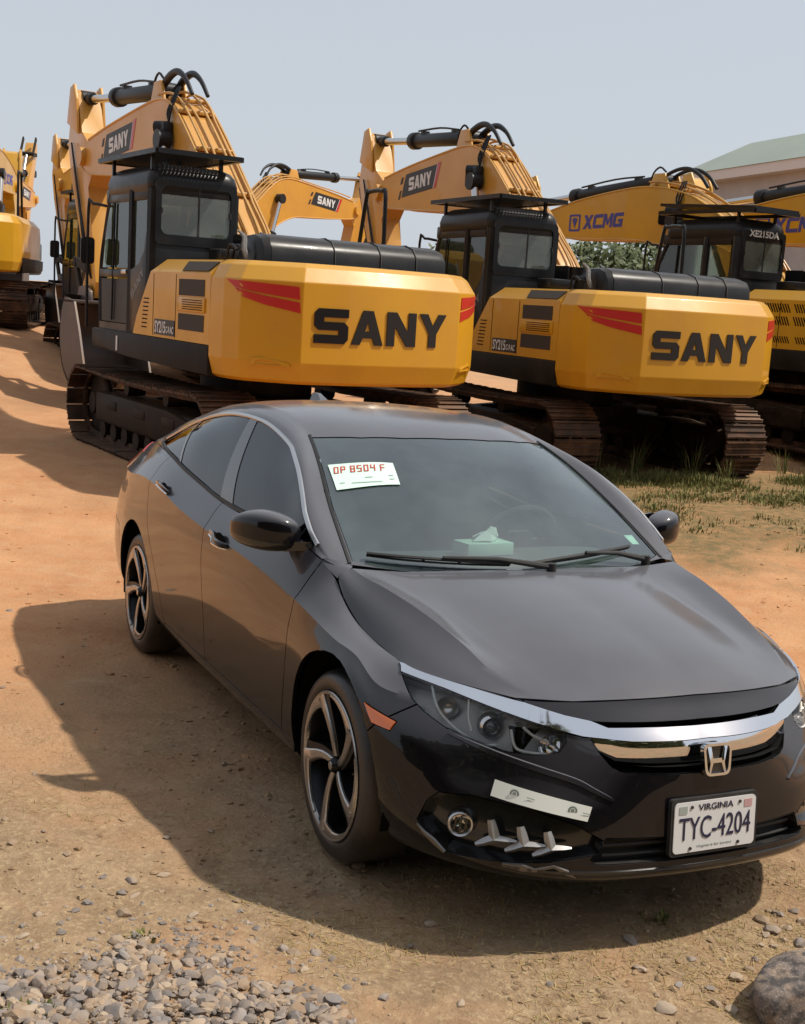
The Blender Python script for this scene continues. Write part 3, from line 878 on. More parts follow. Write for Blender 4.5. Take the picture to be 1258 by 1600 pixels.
for i, s in enumerate((1, -1)):
    handle(-1.255, .865, s, FD[i]); handle(-2.215, .945, s, RD[i])

# ---- door mirrors
def mirror(s):
    Mo = empty('door_mirror'); Mo.parent = CAR
    bm = bmesh.new(); rings = []
    # cross-sections from the root (inboard) to the tip
    T_ = [(.79, -.585, 1.000, .050, .050), (.84, -.600, 1.010, .090, .076), (.91, -.620, 1.017, .098, .088), (.965, -.650, 1.016, .082, .078), (1.00, -.690, 1.012, .050, .058), (1.016, -.722, 1.010, .020, .030)]
    n = 20; secs = []
    for y, x, z, rx, rz in T_:
        ring = []
        for k in range(n):
            a = 2 * PI * k / n; ca, sa = math.cos(a), math.sin(a)
            X = x + rx * (abs(ca) ** .7) * (1 if ca > 0 else -.35) ; Z = z + .9 * rz * (abs(sa) ** .6) * (1 if sa > 0 else -1)
            ring.append(Vector((X, s * y, Z)))
        secs.append(ring)
    hull_rings(bm, secs)
    for f in bm.faces:
        f.material_index = 1 if f.calc_center_median().z < .990 else 0
    o = build('mirror_housing', bm, [MAT['paint'], MAT['blacktrim']], Mo, 50)
    md = o.modifiers.new('s', 'SUBSURF'); md.levels = 1; md.render_levels = 2
    bm = bmesh.new(); ring = []
    for k in range(24):
        a = 2 * PI * k / 24; ring.append((s * (.90 + .090 * math.copysign(abs(math.cos(a)) ** .7, math.cos(a))), 1.012 + .060 * math.copysign(abs(math.sin(a)) ** .7, math.sin(a))))
    prism(bm, ring, -.672, -.666, 'X'); build('mirror_glass', bm, MAT['chrome'], Mo, 50)
    bm = bmesh.new(); r = []
    for y, x, z, a, h in ((.755, -.53, .978, .06, .014), (.80, -.555, .974, .055, .016), (.86, -.585, .966, .045, .018), (.90, -.60, .965, .03, .012)):
        r.append([Vector((x + a, s * y, z - h)), Vector((x + a, s * y, z + h)), Vector((x - a, s * y, z + h)), Vector((x - a, s * y, z - h))])
    hull_rings(bm, r); o = build('mirror_arm', bm, MAT['blacktrim'], Mo, 50)
mirror(-1); mirror(1)
# black sail piece at the foot of each A pillar is part of the fender line
# ---- cowl, wipers
bm = bmesh.new(); R = []
for i in range(21):
    y = -.70 + 1.4 * i / 20; xf_ = -.215 - .14 * (abs(y) / .7) ** 2.2; z0 = .905 + .02 * (abs(y) / .7) ** 2
    R.append([(xf_ + .05, y, z0 - .06), (xf_ + .02, y, z0 - .012), (xf_ - .02, y, z0 - .004), (xf_ - .10, y, z0 + .012), (xf_ - .13, y, z0 - .06)])
hull_rings(bm, R); build('cowl_panel', bm, MAT['blackplastic'], CAR, 60)
def ws_pt(y, t, off):
    """point on the windshield: t=0 at its foot, 1 at its top"""
    x0 = -.19 - .17 * (abs(y) / .7) ** 2; x1 = -1.07
    r = BV.ray_cast(Vector((x0 + (x1 - x0) * t, abs(y), 3)), Vector((0, 0, -1)))
    n = r[1] if r[1].z > 0 else -r[1]; p = r[0] + n * off
    if y < 0: p.y *= -1; n = Vector((n.x, -n.y, n.z))
    return p
for (pv, tip, mid) in (((-.28, -.02), (-.64, .075), (-.42, .03)), ((.30, .0), (-.08, .02), (.1, .02)),):
    pass
def wiper(y0, y1, ya, t0, t1):
    Wp = empty('wiper'); Wp.parent = CAR
    P = [ws_pt(y0 + (y1 - y0) * k / 8, t0 + (t1 - t0) * k / 8, .012) for k in range(9)]
    bm = bmesh.new(); tube(bm, P, .0045, 6, smooth=2); build('wiper_rubber', bm, MAT['rubber'], Wp)
    P2 = [ws_pt(y0 + (y1 - y0) * k / 8, t0 + (t1 - t0) * k / 8, .022 + .008 * math.sin(PI * k / 8)) for k in range(9)]
    bm = bmesh.new(); tube(bm, P2, .0065, 6, smooth=2)
    for k in (1, 3, 5, 7): tube(bm, [P[k], P2[k]], .006, 6)
    build('wiper_frame', bm, MAT['blackplastic'], Wp)
    m = ws_pt((y0 + y1) / 2, (t0 + t1) / 2, .04); foot = ws_pt(ya, .0, .02) + Vector((.02, 0, -.005))
    bm = bmesh.new(); tube(bm, [foot, (foot + m) / 2 + Vector((0, 0, .012)), m], [.013, .009, .007], 8); cyl(bm, foot + Vector((0, 0, -.03)), foot + Vector((0, 0, .014)), .018, n=14)
    build('wiper_arm', bm, MAT['blackplastic'], Wp)
wiper(-.62, -.10, .06, .035, .03)
wiper(-.03, .52, .56, .03, .075)
# ---- plate on the front bumper
def plate():
    Pl = empty('front_licence_plate'); Pl.parent = CAR
    c = Vector((.917, 0, .385)); tilt = RY(math.radians(-4))
    M = Matrix.Translation(c) @ tilt @ basis((0, 0, 0), (0, 1, 0), (0, 0, 1))
    def rr(w, h, r, n=5):
        out = []
        for sx, sy, a0 in ((1, 1, 0), (-1, 1, 90), (-1, -1, 180), (1, -1, 270)):
            for k in range(n + 1):
                a = math.radians(a0 + 90 * k / n); out.append((sx * (w / 2 - r) + r * math.cos(a), sy * (h / 2 - r) + r * math.sin(a)))
        return out
    bm = bmesh.new(); prism(bm, rr(.325, .172, .012), -.022, -.006, 'Z'); xf(bm, bm.verts[:], M); build('plate_holder', bm, MAT['blackplastic'], Pl)
    bm = bmesh.new(); prism(bm, rr(.305, .152, .014), -.006, -.003, 'Z'); xf(bm, bm.verts[:], M); build('plate_face', bm, MAT['platewhite'], Pl)
    text_mesh('plate_number', 'TYC-4204', .07, .0008, MAT['blueink'], Pl, M @ Matrix.Translation((0, -.004, -.0018)), width=.268, height=.068)
    text_mesh('plate_state', 'VIRGINIA', .03, .0006, MAT['blueink'], Pl, M @ Matrix.Translation((0, .057, -.0018)), width=.130, height=.019)
    text_mesh('plate_motto', 'Virginia is for Lovers', .012, .0004, MAT['greyink'], Pl, M @ Matrix.Translation((0, -.060, -.0018)), width=.13, height=.008)
    for i, (x, y) in enumerate(((-.09, .060), (.09, .060), (-.09, -.064), (.09, -.064))):
        bm = bmesh.new(); cyl(bm, (x, y, -.004), (x, y, .000), .005, n=12); xf(bm, bm.verts[:], M); build('plate_screw', bm, MAT['blackplastic'], Pl)
    for x, mt in ((-.122, 'greyink'), (.122, 'redink')):
        bm = bmesh.new(); prism(bm, rr(.030, .024, .003), -.0032, -.0018, 'Z'); xf(bm, bm.verts[:], M @ Matrix.Translation((x, .053, 0))); build('plate_sticker', bm, simple('plate_sticker_' + mt, (.32, .36, .33) if x < 0 else (.50, .30, .30), .5), Pl)
plate()
# ---- emblem
Em = empty('grille_emblem'); Em.parent = CAR
Me = Matrix.Translation((.892, 0, .578)) @ RY(math.radians(-9)) @ basis((0, 0, 0), (0, 1, 0), (0, 0, 1)) @ Matrix.Scale(.84, 4)
bm = bmesh.new(); out = []
def trap(w1, w2, h, r, n=4):
    pts = [(w1 / 2, h / 2), (-w1 / 2, h / 2), (-w2 / 2, -h / 2), (w2 / 2, -h / 2)]; res = []
    for i in range(4):
        p = Vector(pts[i]); a = Vector(pts[i - 1]); b = Vector(pts[(i + 1) % 4]); da = (a - p).normalized(); db = (b - p).normalized()
        s0, s1 = p + da * r, p + db * r
        for k in range(n + 1):
            t = k / n; res.append(tuple((1 - t) ** 2 * s0 + 2 * t * (1 - t) * p + t * t * s1))
    return res
o1 = trap(.132, .112, .118, .026); i1 = trap(.110, .090, .096, .020)
A = [bm.verts.new((x, y, -.012)) for x, y in o1]; A2 = [bm.verts.new((x * .97, y * .97, .006)) for x, y in o1]; B2 = [bm.verts.new((x, y, .006)) for x, y in i1]; B1 = [bm.verts.new((x, y, -.006)) for x, y in i1]
n = len(A)
for i in range(n):
    j = (i + 1) % n
    for p, q in ((A, A2), (A2, B2), (B2, B1)): bm.faces.new((p[i], p[j], q[j], q[i]))
xf(bm, bm.verts[:], Me); build('emblem_ring', bm, MAT['chrome'], Em, 40)
bm = bmesh.new(); prism(bm, i1, -.010, -.004, 'Z'); xf(bm, bm.verts[:], Me); build('emblem_back', bm, MAT['blacktrim'], Em)
bm = bmesh.new()
for s in (-1, 1):
    pts = [(s * .046, .047), (s * .028, .047), (s * .019, .006), (s * .019, -.014), (s * .030, -.047), (s * .038, -.047), (s * .030, -.010)]
    prism(bm, pts, -.005, .004, 'Z', bev=.0012)
prism(bm, [(-.021, .004), (.021, .004), (.019, -.012), (-.019, -.012)], -.005, .0035, 'Z')
xf(bm, bm.verts[:], Me); build('emblem_letter', bm, MAT['chrome'], Em, 40)
# dished chrome plinth behind the emblem is the grille bar itself
# lower grille blades
bm = bmesh.new()
for z in (.305, .335):
    P = [hit_x(y, z, -.028)[0] for y in np.linspace(-.36, .36, 25)]
    tube(bm, P, .006, 6)
build('lower_grille_blade', bm, MAT['blackplastic'], lg)
bm = bmesh.new(); P = []; Nr = []
for y in np.linspace(-.62, .62, 41):
    p, n = hit_x(y, .262, .0); P.append(p); Nr.append(n)
ribbon(bm, P, Nr, .012, .006); build('front_lip', bm, MAT['blacktrim'], CAR, 50)
# upper and lower slot slats
bm = bmesh.new()
for z, w in ((.520, .27),):
    tube(bm, [hit_x(y, z, -.015)[0] for y in np.linspace(-w, w, 25)], .005, 6)
tube(bm, [hit_x(y, .664, -.03)[0] for y in np.linspace(-.27, .27, 25)], .007, 6)
build('grille_slat', bm, MAT['blacktrim'], CAR)
# ---- fog lamps and the three-legged bright trims beside them
for s, rec in ((1, recs[0]), (-1, recs[1])):
    Fg = empty('fog_lamp'); Fg.parent = CAR
    c = Vector((.618, s * .700, .348)); ax = Vector((.85, s * .42, -.02)).normalized(); M = Matrix.Translation(c) @ frame_to(ax)
    bm = bmesh.new(); lathe(bm, [(.040,-.03),(.040,.004),(.036,.009),(.031,.006),(.030,-.01)], axis='Z', n=32); xf(bm, bm.verts[:], M); build('fog_bezel', bm, MAT['satin'], Fg, 50)
    bm = bmesh.new(); lathe(bm, [(.030,-.004),(.015,-.018),(.001,-.022)], axis='Z', n=32); xf(bm, bm.verts[:], M); build('fog_reflector', bm, MAT['chrome'], Fg, 50)
    bm = bmesh.new()
    for k in (-1, 0, 1): box(bm, (.0 + k * .016, 0, .001), (.006, .050 - abs(k) * .012, .008), bev=.001)
    xf(bm, bm.verts[:], M @ RZ(.1 * s)); build('fog_louvre', bm, MAT['blacktrim'], Fg)
    bm = bmesh.new(); lathe(bm, [(.031,.004),(.001,.008)], axis='Z', n=32); xf(bm, bm.verts[:], M); build('fog_lens', bm, MAT['lens'], Fg, 50)
    for (yy, zz, sc_) in ((.642, .333, 1.0), (.575, .331, .95), (.507, .327, .90)):
        p, n = hit_x(s * yy, zz, -.012)
        M = basis(p, Vector((0, 0, 1)).cross(n) * (1), (0, 0, 1))
        bm = bmesh.new()
        sg = 1 if s < 0 else -1
        for (dx, dy, l, w0, w1) in ((-.012 * sg, 1.0, .056, .036, .022), (-.85 * sg, -.45, .064, .032, .013), (1.0 * sg, .06, .066, .024, .007)):
            d = Vector((dx, dy, 0)).normalized(); b = Vector((-d.y, d.x, 0))
            if dy == 1.0: d = Vector((-.30 * sg, 1, 0)).normalized(); b = Vector((-d.y, d.x, 0))
            e = d * l * sc_
            R = [[-d * .006 - b * w0 * .5 * sc_, -d * .006 + b * w0 * .5 * sc_, Vector((0, 0, .016))], [e * .6 - b * (w0 + w1) * .25, e * .6 + b * (w0 + w1) * .25, e * .6 + Vector((0, 0, .013))], [e - b * w1 * .5, e + b * w1 * .5, e + Vector((0, 0, .004))]]
            hull_rings(bm, R)
        xf(bm, bm.verts[:], M); build('fog_trim_spoke', bm, MAT['nickel'], CAR, 25)
    # silver splinter at the lower corner of the bumper
    P = [hit_y(x, z, .0, s) for x, z in ((.525, .325), (.545, .305), (.57, .285), (.595, .257))]
    bm = bmesh.new(); ribbon(bm, [q[0] for q in P], [q[1] for q in P], [.003, .010, .020, .012], .006); build('bumper_corner_trim', bm, MAT['darksilver'], CAR, 40)
    P = [hit_x(s * y, z, .0) for y, z in ((.62, .268), (.575, .264), (.545, .262), (.50, .278), (.465, .262), (.44, .25))]
    bm = bmesh.new(); ribbon(bm, [q[0] for q in P], [q[1] for q in P], [.004, .026, .012, .008, .018, .004], .006); build('bumper_lip_trim', bm, MAT['darksilver'], CAR, 40)
# bumper character line
for s in (-1, 1):
    pts = [(.525,.714,.597),(.60,.655,.577),(.673,.596,.560),(.743,.508,.536),(.793,.428,.514),(.824,.38,.491),(.85,.33,.468)]
    P = []; Nr = []
    for x, y, z in smooth_path([Vector(p) for p in pts], 6):
        p, n = hit_x(s * y, z); P.append(p); Nr.append(n)
    bm = bmesh.new(); m = len(P); ribbon(bm, P, Nr, [.006 + .016 * math.sin(PI * i / (m - 1)) ** .5 for i in range(m)], .006)
    build('bumper_crease', bm, MAT['paint'], CAR, 30)

# ---- headlights
def headlight(key, s):
    Hh = empty('headlight'); Hh.parent = CAR
    sd = 'R' if s < 0 else 'L'
    panel_obj('headlight_housing', bmL, T[key], simple('headlight_housing', (.10, .10, .105), .35, .3) if 'hh' not in MAT else MAT['hh'], Hh, sd, gap=0, depth=-.055, push=-.055)
    panel_obj('headlight_lens', bmL, T[key], MAT['lens'], Hh, sd, gap=.002, depth=.004, push=.001)
    def at(d, h, off):      # d: along the lamp 0 inner .. 1 outer, h: 0 bottom .. 1 top
        x0, y0 = .765, .40; x1, y1 = .36, .80
        y = y0 + (y1 - y0) * d
        zt = .628 + .10 * min(1, d * 1.25); zb = .580 + .0 * d + .11 * max(0, d - .55) / .45
        z = zb + (zt - zb) * h
        o = Vector((3, y + 1.6, z)); dr = Vector((-1, -.7071, 0)).normalized()
        # cast diagonally
        o = Vector((x0 + (x1 - x0) * d, y, z)) + Vector((1, 1, 0)); r = BVS.ray_cast(o, Vector((-1, -1, 0)).normalized())
        p = r[0]; n = r[1]
        if n.dot(Vector((1, 1, 0))) < 0: n = -n
        p = p + n * off
        return Vector((p.x, s * p.y, p.z)), Vector((n.x, s * n.y, n.z))
    # projector
    for d, h, r0 in ((.47, .52, .027),):
        c, n = at(d, h, -.020); ax = Vector((1, s * .25, 0)).normalized(); M = Matrix.Translation(c) @ frame_to(ax)
        bm = bmesh.new(); lathe(bm, [(r0 + .012,-.03),(r0 + .010,.0),(r0 + .004,.006),(r0,.0),(r0 - .004,-.01)], axis='Z', n=32); xf(bm, bm.verts[:], M); build('projector_ring', bm, MAT['satin'], Hh, 60)
        bm = bmesh.new(); lathe(bm, [(r0 - .003,-.008),(r0 * .7,.008),(.001,.014)], axis='Z', n=32); xf(bm, bm.verts[:], M); build('projector_lens', bm, simple('projector_glass', (.05, .05, .055), .03, coat=1), Hh, 60)
    c, n = at(.16, .42, -.022); M = Matrix.Translation(c) @ frame_to(Vector((1, s * .2, 0)))
    bm = bmesh.new(); lathe(bm, [(.034,.012),(.026,-.006),(.010,-.018),(.006,.0),(.001,.002)], axis='Z', n=32); xf(bm, bm.verts[:], M); build('high_beam_reflector', bm, MAT['chrome'], Hh, 60)
    c, n = at(.74, .5, -.03); M = Matrix.Translation(c) @ frame_to(Vector((1, s * .5, 0)))
    bm = bmesh.new(); lathe(bm, [(.034,.012),(.026,-.006),(.010,-.018),(.001,-.018)], axis='Z', n=24); xf(bm, bm.verts[:], M); build('indicator_reflector', bm, MAT['satin'], Hh, 60)
    # light guides: two hooked lines
    for pts in ([(.86,.95),(.80,.4),(.74,.15),(.62,.06),(.50,.04),(.42,.10)], [(.36,.62),(.33,.2),(.29,.06),(.20,.03),(.08,.04),(.03,.35),(.02,.6)], [(.62,.92),(.60,.5),(.57,.25)], [(.30,.80),(.24,.62),(.16,.50)]):
        P = [at(d, h, -.010)[0] for d, h in pts]
        bm = bmesh.new(); tube(bm, P, .0045, 8, smooth=5); build('light_guide', bm, simple('light_guide', (.75, .76, .76), .2, coat=.5) if 'lg' not in MAT else MAT['lg'], Hh)
    # ribbed inner bezel
    bm = bmesh.new()
    for k in range(7):
        d = .10 + .11 * k; P = [at(d, .93, -.018)[0], at(d + .03, .86, -.040)[0]]
        tube(bm, P, .004, 6)
    build('headlight_bezel_ribs', bm, MAT['satin'], Hh)
MAT['hh'] = worn('headlight_housing', (.34, .34, .335), (.44, .43, .42), 20, .35, metal=.25)
MAT['lg'] = simple('light_guide', (.80, .81, .80), .2, coat=.5)
headlight('headlight', -1); headlight('headlight', 1)

# ---- labels stuck on bumper and glass
def strip_on(name, corners, mat, par, n=12, off=.004, casts='x'):
    """sheet of paper between four (y,z) corners laid on the bumper"""
    bm = bmesh.new(); G_ = []
    for i in range(n + 1):
        u = i / n; row = []
        for j in (0, 1):
            a, b = (corners[0], corners[1]) if j == 0 else (corners[3], corners[2])
            y = a[0] + (b[0] - a[0]) * u; z = a[1] + (b[1] - a[1]) * u
            p, nn = hit_x(y, z, off); row.append((p, nn))
        G_.append(row)
    R = [[r[0][0], r[1][0], r[1][0] - r[1][1] * .003, r[0][0] - r[0][1] * .003] for r in G_]
    hull_rings(bm, R)
    return build(name, bm, mat, par, 40)
st = strip_on('bumper_sticker', [(-.626, .497), (-.394, .450), (-.410, .410), (-.642, .452)], MAT['whitepaper'], CAR)
for yy, zz in ((-.588, .467), (-.448, .438)):
    p, n = hit_x(yy, zz, .0045); M = basis(p, Vector((0, 0, 1)).cross(n), (0, 0, 1))
    bm = bmesh.new(); lathe(bm, [(.014, 0), (.011, .0006), (.008, 0)], axis='Z', n=20); lathe(bm, [(.006, 0), (.001, .0006)], axis='Z', n=12); xf(bm, bm.verts[:], M); build('sticker_seal', bm, MAT['greyink'], st)
    p, n = hit_x(yy + .036, zz - .009, .0045); M = basis(p, Vector((0, 0, 1)).cross(n), (0, 0, 1)) @ RZ(-.2)
    bm = bmesh.new()
    for k in range(2): box(bm, (0, .003 - k * .007, 0), (.024 - .008 * k, .002, .0006))
    xf(bm, bm.verts[:], M); build('sticker_print', bm, MAT['greyink'], st)
# windshield permit
def on_ws(name, quad, mat, par, off=.004):
    bm = bmesh.new(); n = 6; P = [[None] * (n + 1) for _ in range(n + 1)]
    for i in range(n + 1):
        for j in range(n + 1):
            u, v = i / n, j / n
            a = Vector(quad[0]).lerp(Vector(quad[1]), u); b = Vector(quad[3]).lerp(Vector(quad[2]), u); q = a.lerp(b, v)
            p, nn = hit_z(q.x, q.y, off); P[i][j] = bm.verts.new(p)
    for i in range(n):
        for j in range(n): bm.faces.new((P[i][j], P[i + 1][j], P[i + 1][j + 1], P[i][j + 1]))
    return build(name, bm, mat, par)
WSQ = [(-.866, -.575), (-.769, -.338), (-.638, -.362), (-.706, -.598)]
pm = on_ws('windshield_permit', WSQ, MAT['mintpaper'], CAR, .003)
def ws_frame(u, v, off=.006):
    a = Vector(WSQ[0]).lerp(Vector(WSQ[1]), u); b = Vector(WSQ[3]).lerp(Vector(WSQ[2]), u); q = a.lerp(b, v); return hit_z(q.x, q.y, off)
p0, n0 = ws_frame(.42, .26); pa, _ = ws_frame(.1, .26); pb, _ = ws_frame(.9, .26)
xd = (pb - pa).normalized(); yd = n0.cross(xd)
SEG = {'O': 'abcdef', 'P': 'abefg', '8': 'abcdefg', '5': 'acdfg', '0': 'abcdef', '4': 'bcfg', 'F': 'aefg', ' ': ''}
bm = bmesh.new(); W_, H_2, t_ = .0185, .046, .0044; xx = .055
for ch in 'OP 8504 F':
    pc, nc = ws_frame(xx + .04, .27, .0045); yc = nc.cross(xd); tmp_ = []
    for g_ in SEG[ch]:
        c_, d_ = {'a': ((W_ / 2, H_2 - t_ / 2), (W_, t_)), 'd': ((W_ / 2, t_ / 2), (W_, t_)), 'g': ((W_ / 2, H_2 / 2), (W_, t_)), 'f': ((t_ / 2, H_2 * .75), (t_, H_2 / 2)), 'e': ((t_ / 2, H_2 * .25), (t_, H_2 / 2)), 'b': ((W_ - t_ / 2, H_2 * .75), (t_, H_2 / 2)), 'c': ((W_ - t_ / 2, H_2 * .25), (t_, H_2 / 2))}[g_]
        tmp_ += box(bm, (c_[0] - W_ / 2, c_[1] - H_2 / 2, .0002 * ('abcdefg'.index(g_))), (*d_, .0006))
    if tmp_: xf(bm, tmp_, basis(pc, xd, yc))
    xx += .104 if ch != ' ' else .045
build('permit_number', bm, MAT['redink'], pm)
for u, v, w in ((.12, .78, .02), (.5, .85, .12), (.9, .62, .02), (.9, .78, .02), (.55, .66, .03)):
    p, n = ws_frame(u, v, .005); bm = bmesh.new(); box(bm, (0, 0, 0), (w, .003, .0006)); xf(bm, bm.verts[:], basis(p, xd, yd)); build('permit_print', bm, MAT['greyink'], pm)
on_ws('registration_sticker', [(-.443, .578), (-.46, .632), (-.407, .634), (-.398, .593)], MAT['mintpaper'], CAR, -.008)
# tinted band along the top of the windshield
bm = bmesh.new(); R = []
for k in range(25):
    y = -.60 + 1.2 * k / 24; a = abs(y)
    xa = -.735 - .16 * (a / .6) ** 2; xb = -.93 - .165 * (a / .56) ** 2.2 if a < .56 else -1.09; row = []
    for j in range(5):
        p, n = hit_z(xa + (xb - xa) * j / 4, y * (1 if j == 0 else 1 - .07 * j / 4), -.006); row.append(bm.verts.new(p))
    R.append(row)
for k in range(24):
    for j in range(4): bm.faces.new((R[k][j], R[k + 1][j], R[k + 1][j + 1], R[k][j + 1]))
build('windshield_shade_band', bm, MAT['shade'], CAR)
# ---- cabin
bm = bmesh.new(); R = []
for y in np.linspace(-.70, .70, 15):
    a = abs(y) / .7
    R.append([(-.30 - .07 * a * a, y, .895), (-.42, y, .915 - .02 * a), (-.62, y, .918 + .02 * (1 - (y - .34) ** 2 * 8 if abs(y - .34) < .3 else 0)), (-.76, y, .90), (-.82, y, .78), (-.60, y, .60), (-.30, y, .70)])
hull_rings(bm, R); build('dashboard', bm, MAT['dash'], CAR, 50)
SW = empty('steering_wheel'); SW.parent = CAR
M = Matrix.Translation((-.90, .34, .905)) @ RY(math.radians(-62))
bm = bmesh.new(); ring = [(M @ Vector((.185 * math.cos(a), .185 * math.sin(a), 0))) for a in np.linspace(0, 2 * PI, 41)]; tube(bm, ring, .015, 8, cap=False); build('steering_rim', bm, MAT['interior'], SW)
bm = bmesh.new(); box(bm, (0, 0, -.01), (.13, .13, .05), bev=.02); box(bm, (0, .12, 0), (.04, .13, .02), bev=.005); box(bm, (0, -.12, 0), (.04, .13, .02), bev=.005); box(bm, (-.11, 0, 0), (.13, .05, .02), bev=.005); xf(bm, bm.verts[:], M); build('steering_hub', bm, MAT['dash'], SW)
for y in (.36, -.36):
    St = empty('front_seat'); St.parent = CAR
    bm = bmesh.new(); box(bm, (-1.32, y, .56), (.52, .50, .16), bev=.05); build('seat_cushion', bm, MAT['interior'], St)
    bm = bmesh.new(); box(bm, (-1.60, y, .84), (.15, .48, .60), RY(math.radians(-14)), bev=.05); build('seat_backrest', bm, MAT['interior'], St)
    bm = bmesh.new(); box(bm, (-1.70, y, 1.19), (.10, .26, .17), RY(math.radians(-8)), bev=.04); cyl(bm, (-1.68, y - .06, 1.02), (-1.70, y - .06, 1.16), .008, n=8); cyl(bm, (-1.68, y + .06, 1.02), (-1.70, y + .06, 1.16), .008, n=8); build('headrest', bm, MAT['interior'], St)
bm = bmesh.new(); box(bm, (-2.28, 0, .60), (.50, 1.2, .18), bev=.05); box(bm, (-2.58, 0, .88), (.14, 1.2, .55), RY(math.radians(-18)), bev=.05); build('rear_seat', bm, MAT['interior'], CAR)
bm = bmesh.new(); box(bm, (-1.6, 0, .36), (2.4, 1.4, .04)); build('cabin_floor', bm, MAT['interior'], CAR)
bm = bmesh.new(); box(bm, (-2.95, 0, 1.0), (.5, 1.1, .03)); build('parcel_shelf', bm, MAT['interior'], CAR)
bm = bmesh.new(); box(bm, (-.93, 0, 1.235), (.035, .24, .065), bev=.012); cyl(bm, (-.90, 0, 1.25), (-.84, 0, 1.272), .014, n=10); build('rear_view_mirror', bm, MAT['blackplastic'], CAR)
# headliner keeps the roof dark from inside
G_ = cr1d(np.array(GH, float), 2); bm = bmesh.new(); V = []
for i in range(5, len(G_) - 8):
    row = []
    for s, js in ((-1, (4, 5, 6, 7)), (1, (6, 5, 4))):
        for j in js: row.append(bm.verts.new((G_[i][j][0], s * G_[i][j][1], G_[i][j][2] - .025)))
    V.append(row)
for i in range(len(V) - 1):
    for j in range(len(V[0]) - 1): bm.faces.new((V[i][j], V[i + 1][j], V[i + 1][j + 1], V[i][j + 1]))
build('headliner', bm, MAT['interior'], CAR)
# tissue box on the dashboard: a thing of its own
TB = empty('tissue_box', CAR_M @ Matrix.Translation((-.56, -.015, .925)) @ RZ(.10), 'pale green tissue box with white tissue pulled out, on the car dashboard', 'tissue box')
bm = bmesh.new(); box(bm, (0, 0, .025), (.11, .22, .05), bev=.003); build('box', bm, MAT['mintpaper'], TB)
bm = bmesh.new(); rnd = random.Random(3)
rings = []
for k, (r, z) in enumerate(((.045, .05), (.06, .062), (.045, .075), (.03, .088), (.012, .105))):
    rings.append([Vector((r * .5 * (1 + .5 * rnd.uniform(-1, 1)) * math.cos(a), r * (1 + .5 * rnd.uniform(-1, 1)) * math.sin(a) + .01 * k, z + rnd.uniform(-.007, .007))) for a in np.linspace(0, 2 * PI, 13)[:-1]])
hull_rings(bm, rings); build('tissue', bm, simple('tissue_paper', (.85, .87, .85), .9), TB, 20)
# shark-fin aerial
bm = bmesh.new(); hull_rings(bm, [[(-2.34, -.025, 1.392), (-2.34, .025, 1.392), (-2.50, .03, 1.370), (-2.50, -.03, 1.370)], [(-2.43, -.008, 1.43), (-2.43, .008, 1.43), (-2.50, .01, 1.43), (-2.50, -.01, 1.43)]])
build('aerial_fin', bm, MAT['paint'], CAR)
bmL.free(); bmH.free(); bmG.free()
# ------------------------------------------------------------------ ground
def ground_mat():
    m, nt, b = newmat('laterite_ground')
    g = N(nt, 'ShaderNodeNewGeometry'); P = g.outputs['Position']
    sp = N(nt, 'ShaderNodeSeparateXYZ'); nt.links.new(P, sp.inputs[0])
    big = noise(nt, .35, 5, .6, P, .4); mid = noise(nt, 1.7, 6, .62, P); fine = noise(nt, 9, 6, .7, P); vf = noise(nt, 45, 5, .7, P)
    red = mixc(nt, mapr(nt, mid, .35, .65), (.56, .295, .145), (.46, .218, .10))
    red = mixc(nt, mapr(nt, fine, .45, .75, 0, .55), red, (.52, .32, .18))
    dry = mixc(nt, mapr(nt, fine, .35, .65), (.37, .255, .155), (.25, .165, .095))
    dry = mixc(nt, mapr(nt, vf, .5, .72), dry, (.47, .36, .215))
    dry = mixc(nt, mapr(nt, noise(nt, 1.3, 5, .65, P, .5), .48, .66, 0, .8), dry, (.41, .235, .130))
    dry = mixc(nt, mapr(nt, noise(nt, 2.6, 6, .7, P, .8), .56, .68, 0, .55), dry, (.17, .118, .070))
    # dried grass and darker soil close to the camera, bare red earth further out
    def math_(op, a, c):
        n = N(nt, 'ShaderNodeMath', operation=op)
        for i, v in enumerate((a, c)):
            if isinstance(v, (int, float)): n.inputs[i].default_value = v
            else: nt.links.new(v, n.inputs[i])
        return n.outputs[0]
    near = math_('ADD', mapr(nt, sp.outputs['Y'], 3.4, 6.8, 1.15, 0.0), mapr(nt, big, .3, .7, -.35, .35))
    col = mixc(nt, near, red, dry)
    # wheel-worn pale and dark patches
    col = mixc(nt, mapr(nt, big, .55, .72, 0, .35), col, (.27, .135, .068))
    col = mixc(nt, mapr(nt, noise(nt, 3.1, 5, .65, P, .6), .55, .7, 0, .30), col, (.54, .38, .23))
    # trodden weedy soil in front of the parked machines
    gy_ = math_('ADD', sp.outputs['Y'], mapr(nt, noise(nt, .8, 4, .6, P), .3, .7, -1.2, 1.2))
    gp = math_('MULTIPLY', math_('MULTIPLY', mapr(nt, gy_, 9.2, 10.6), mapr(nt, gy_, 17.5, 14.5)), mapr(nt, sp.outputs['X'], .4, 2.0))
    col = mixc(nt, math_('MULTIPLY', gp, mapr(nt, fine, .3, .6, .35, .95)), col, (.155, .125, .058))
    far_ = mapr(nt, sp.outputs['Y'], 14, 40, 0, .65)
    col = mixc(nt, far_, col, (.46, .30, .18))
    nt.links.new(col, b.inputs['Base Color']); b.inputs['Roughness'].default_value = .95; b.inputs['Specular IOR Level'].default_value = .15
    h = math_('ADD', math_('MULTIPLY', fine, .6), math_('MULTIPLY', vf, .4))
    bump(nt, b, h, .9, .03)
    return m
MAT['ground'] = ground_mat()
from mathutils import noise as mn
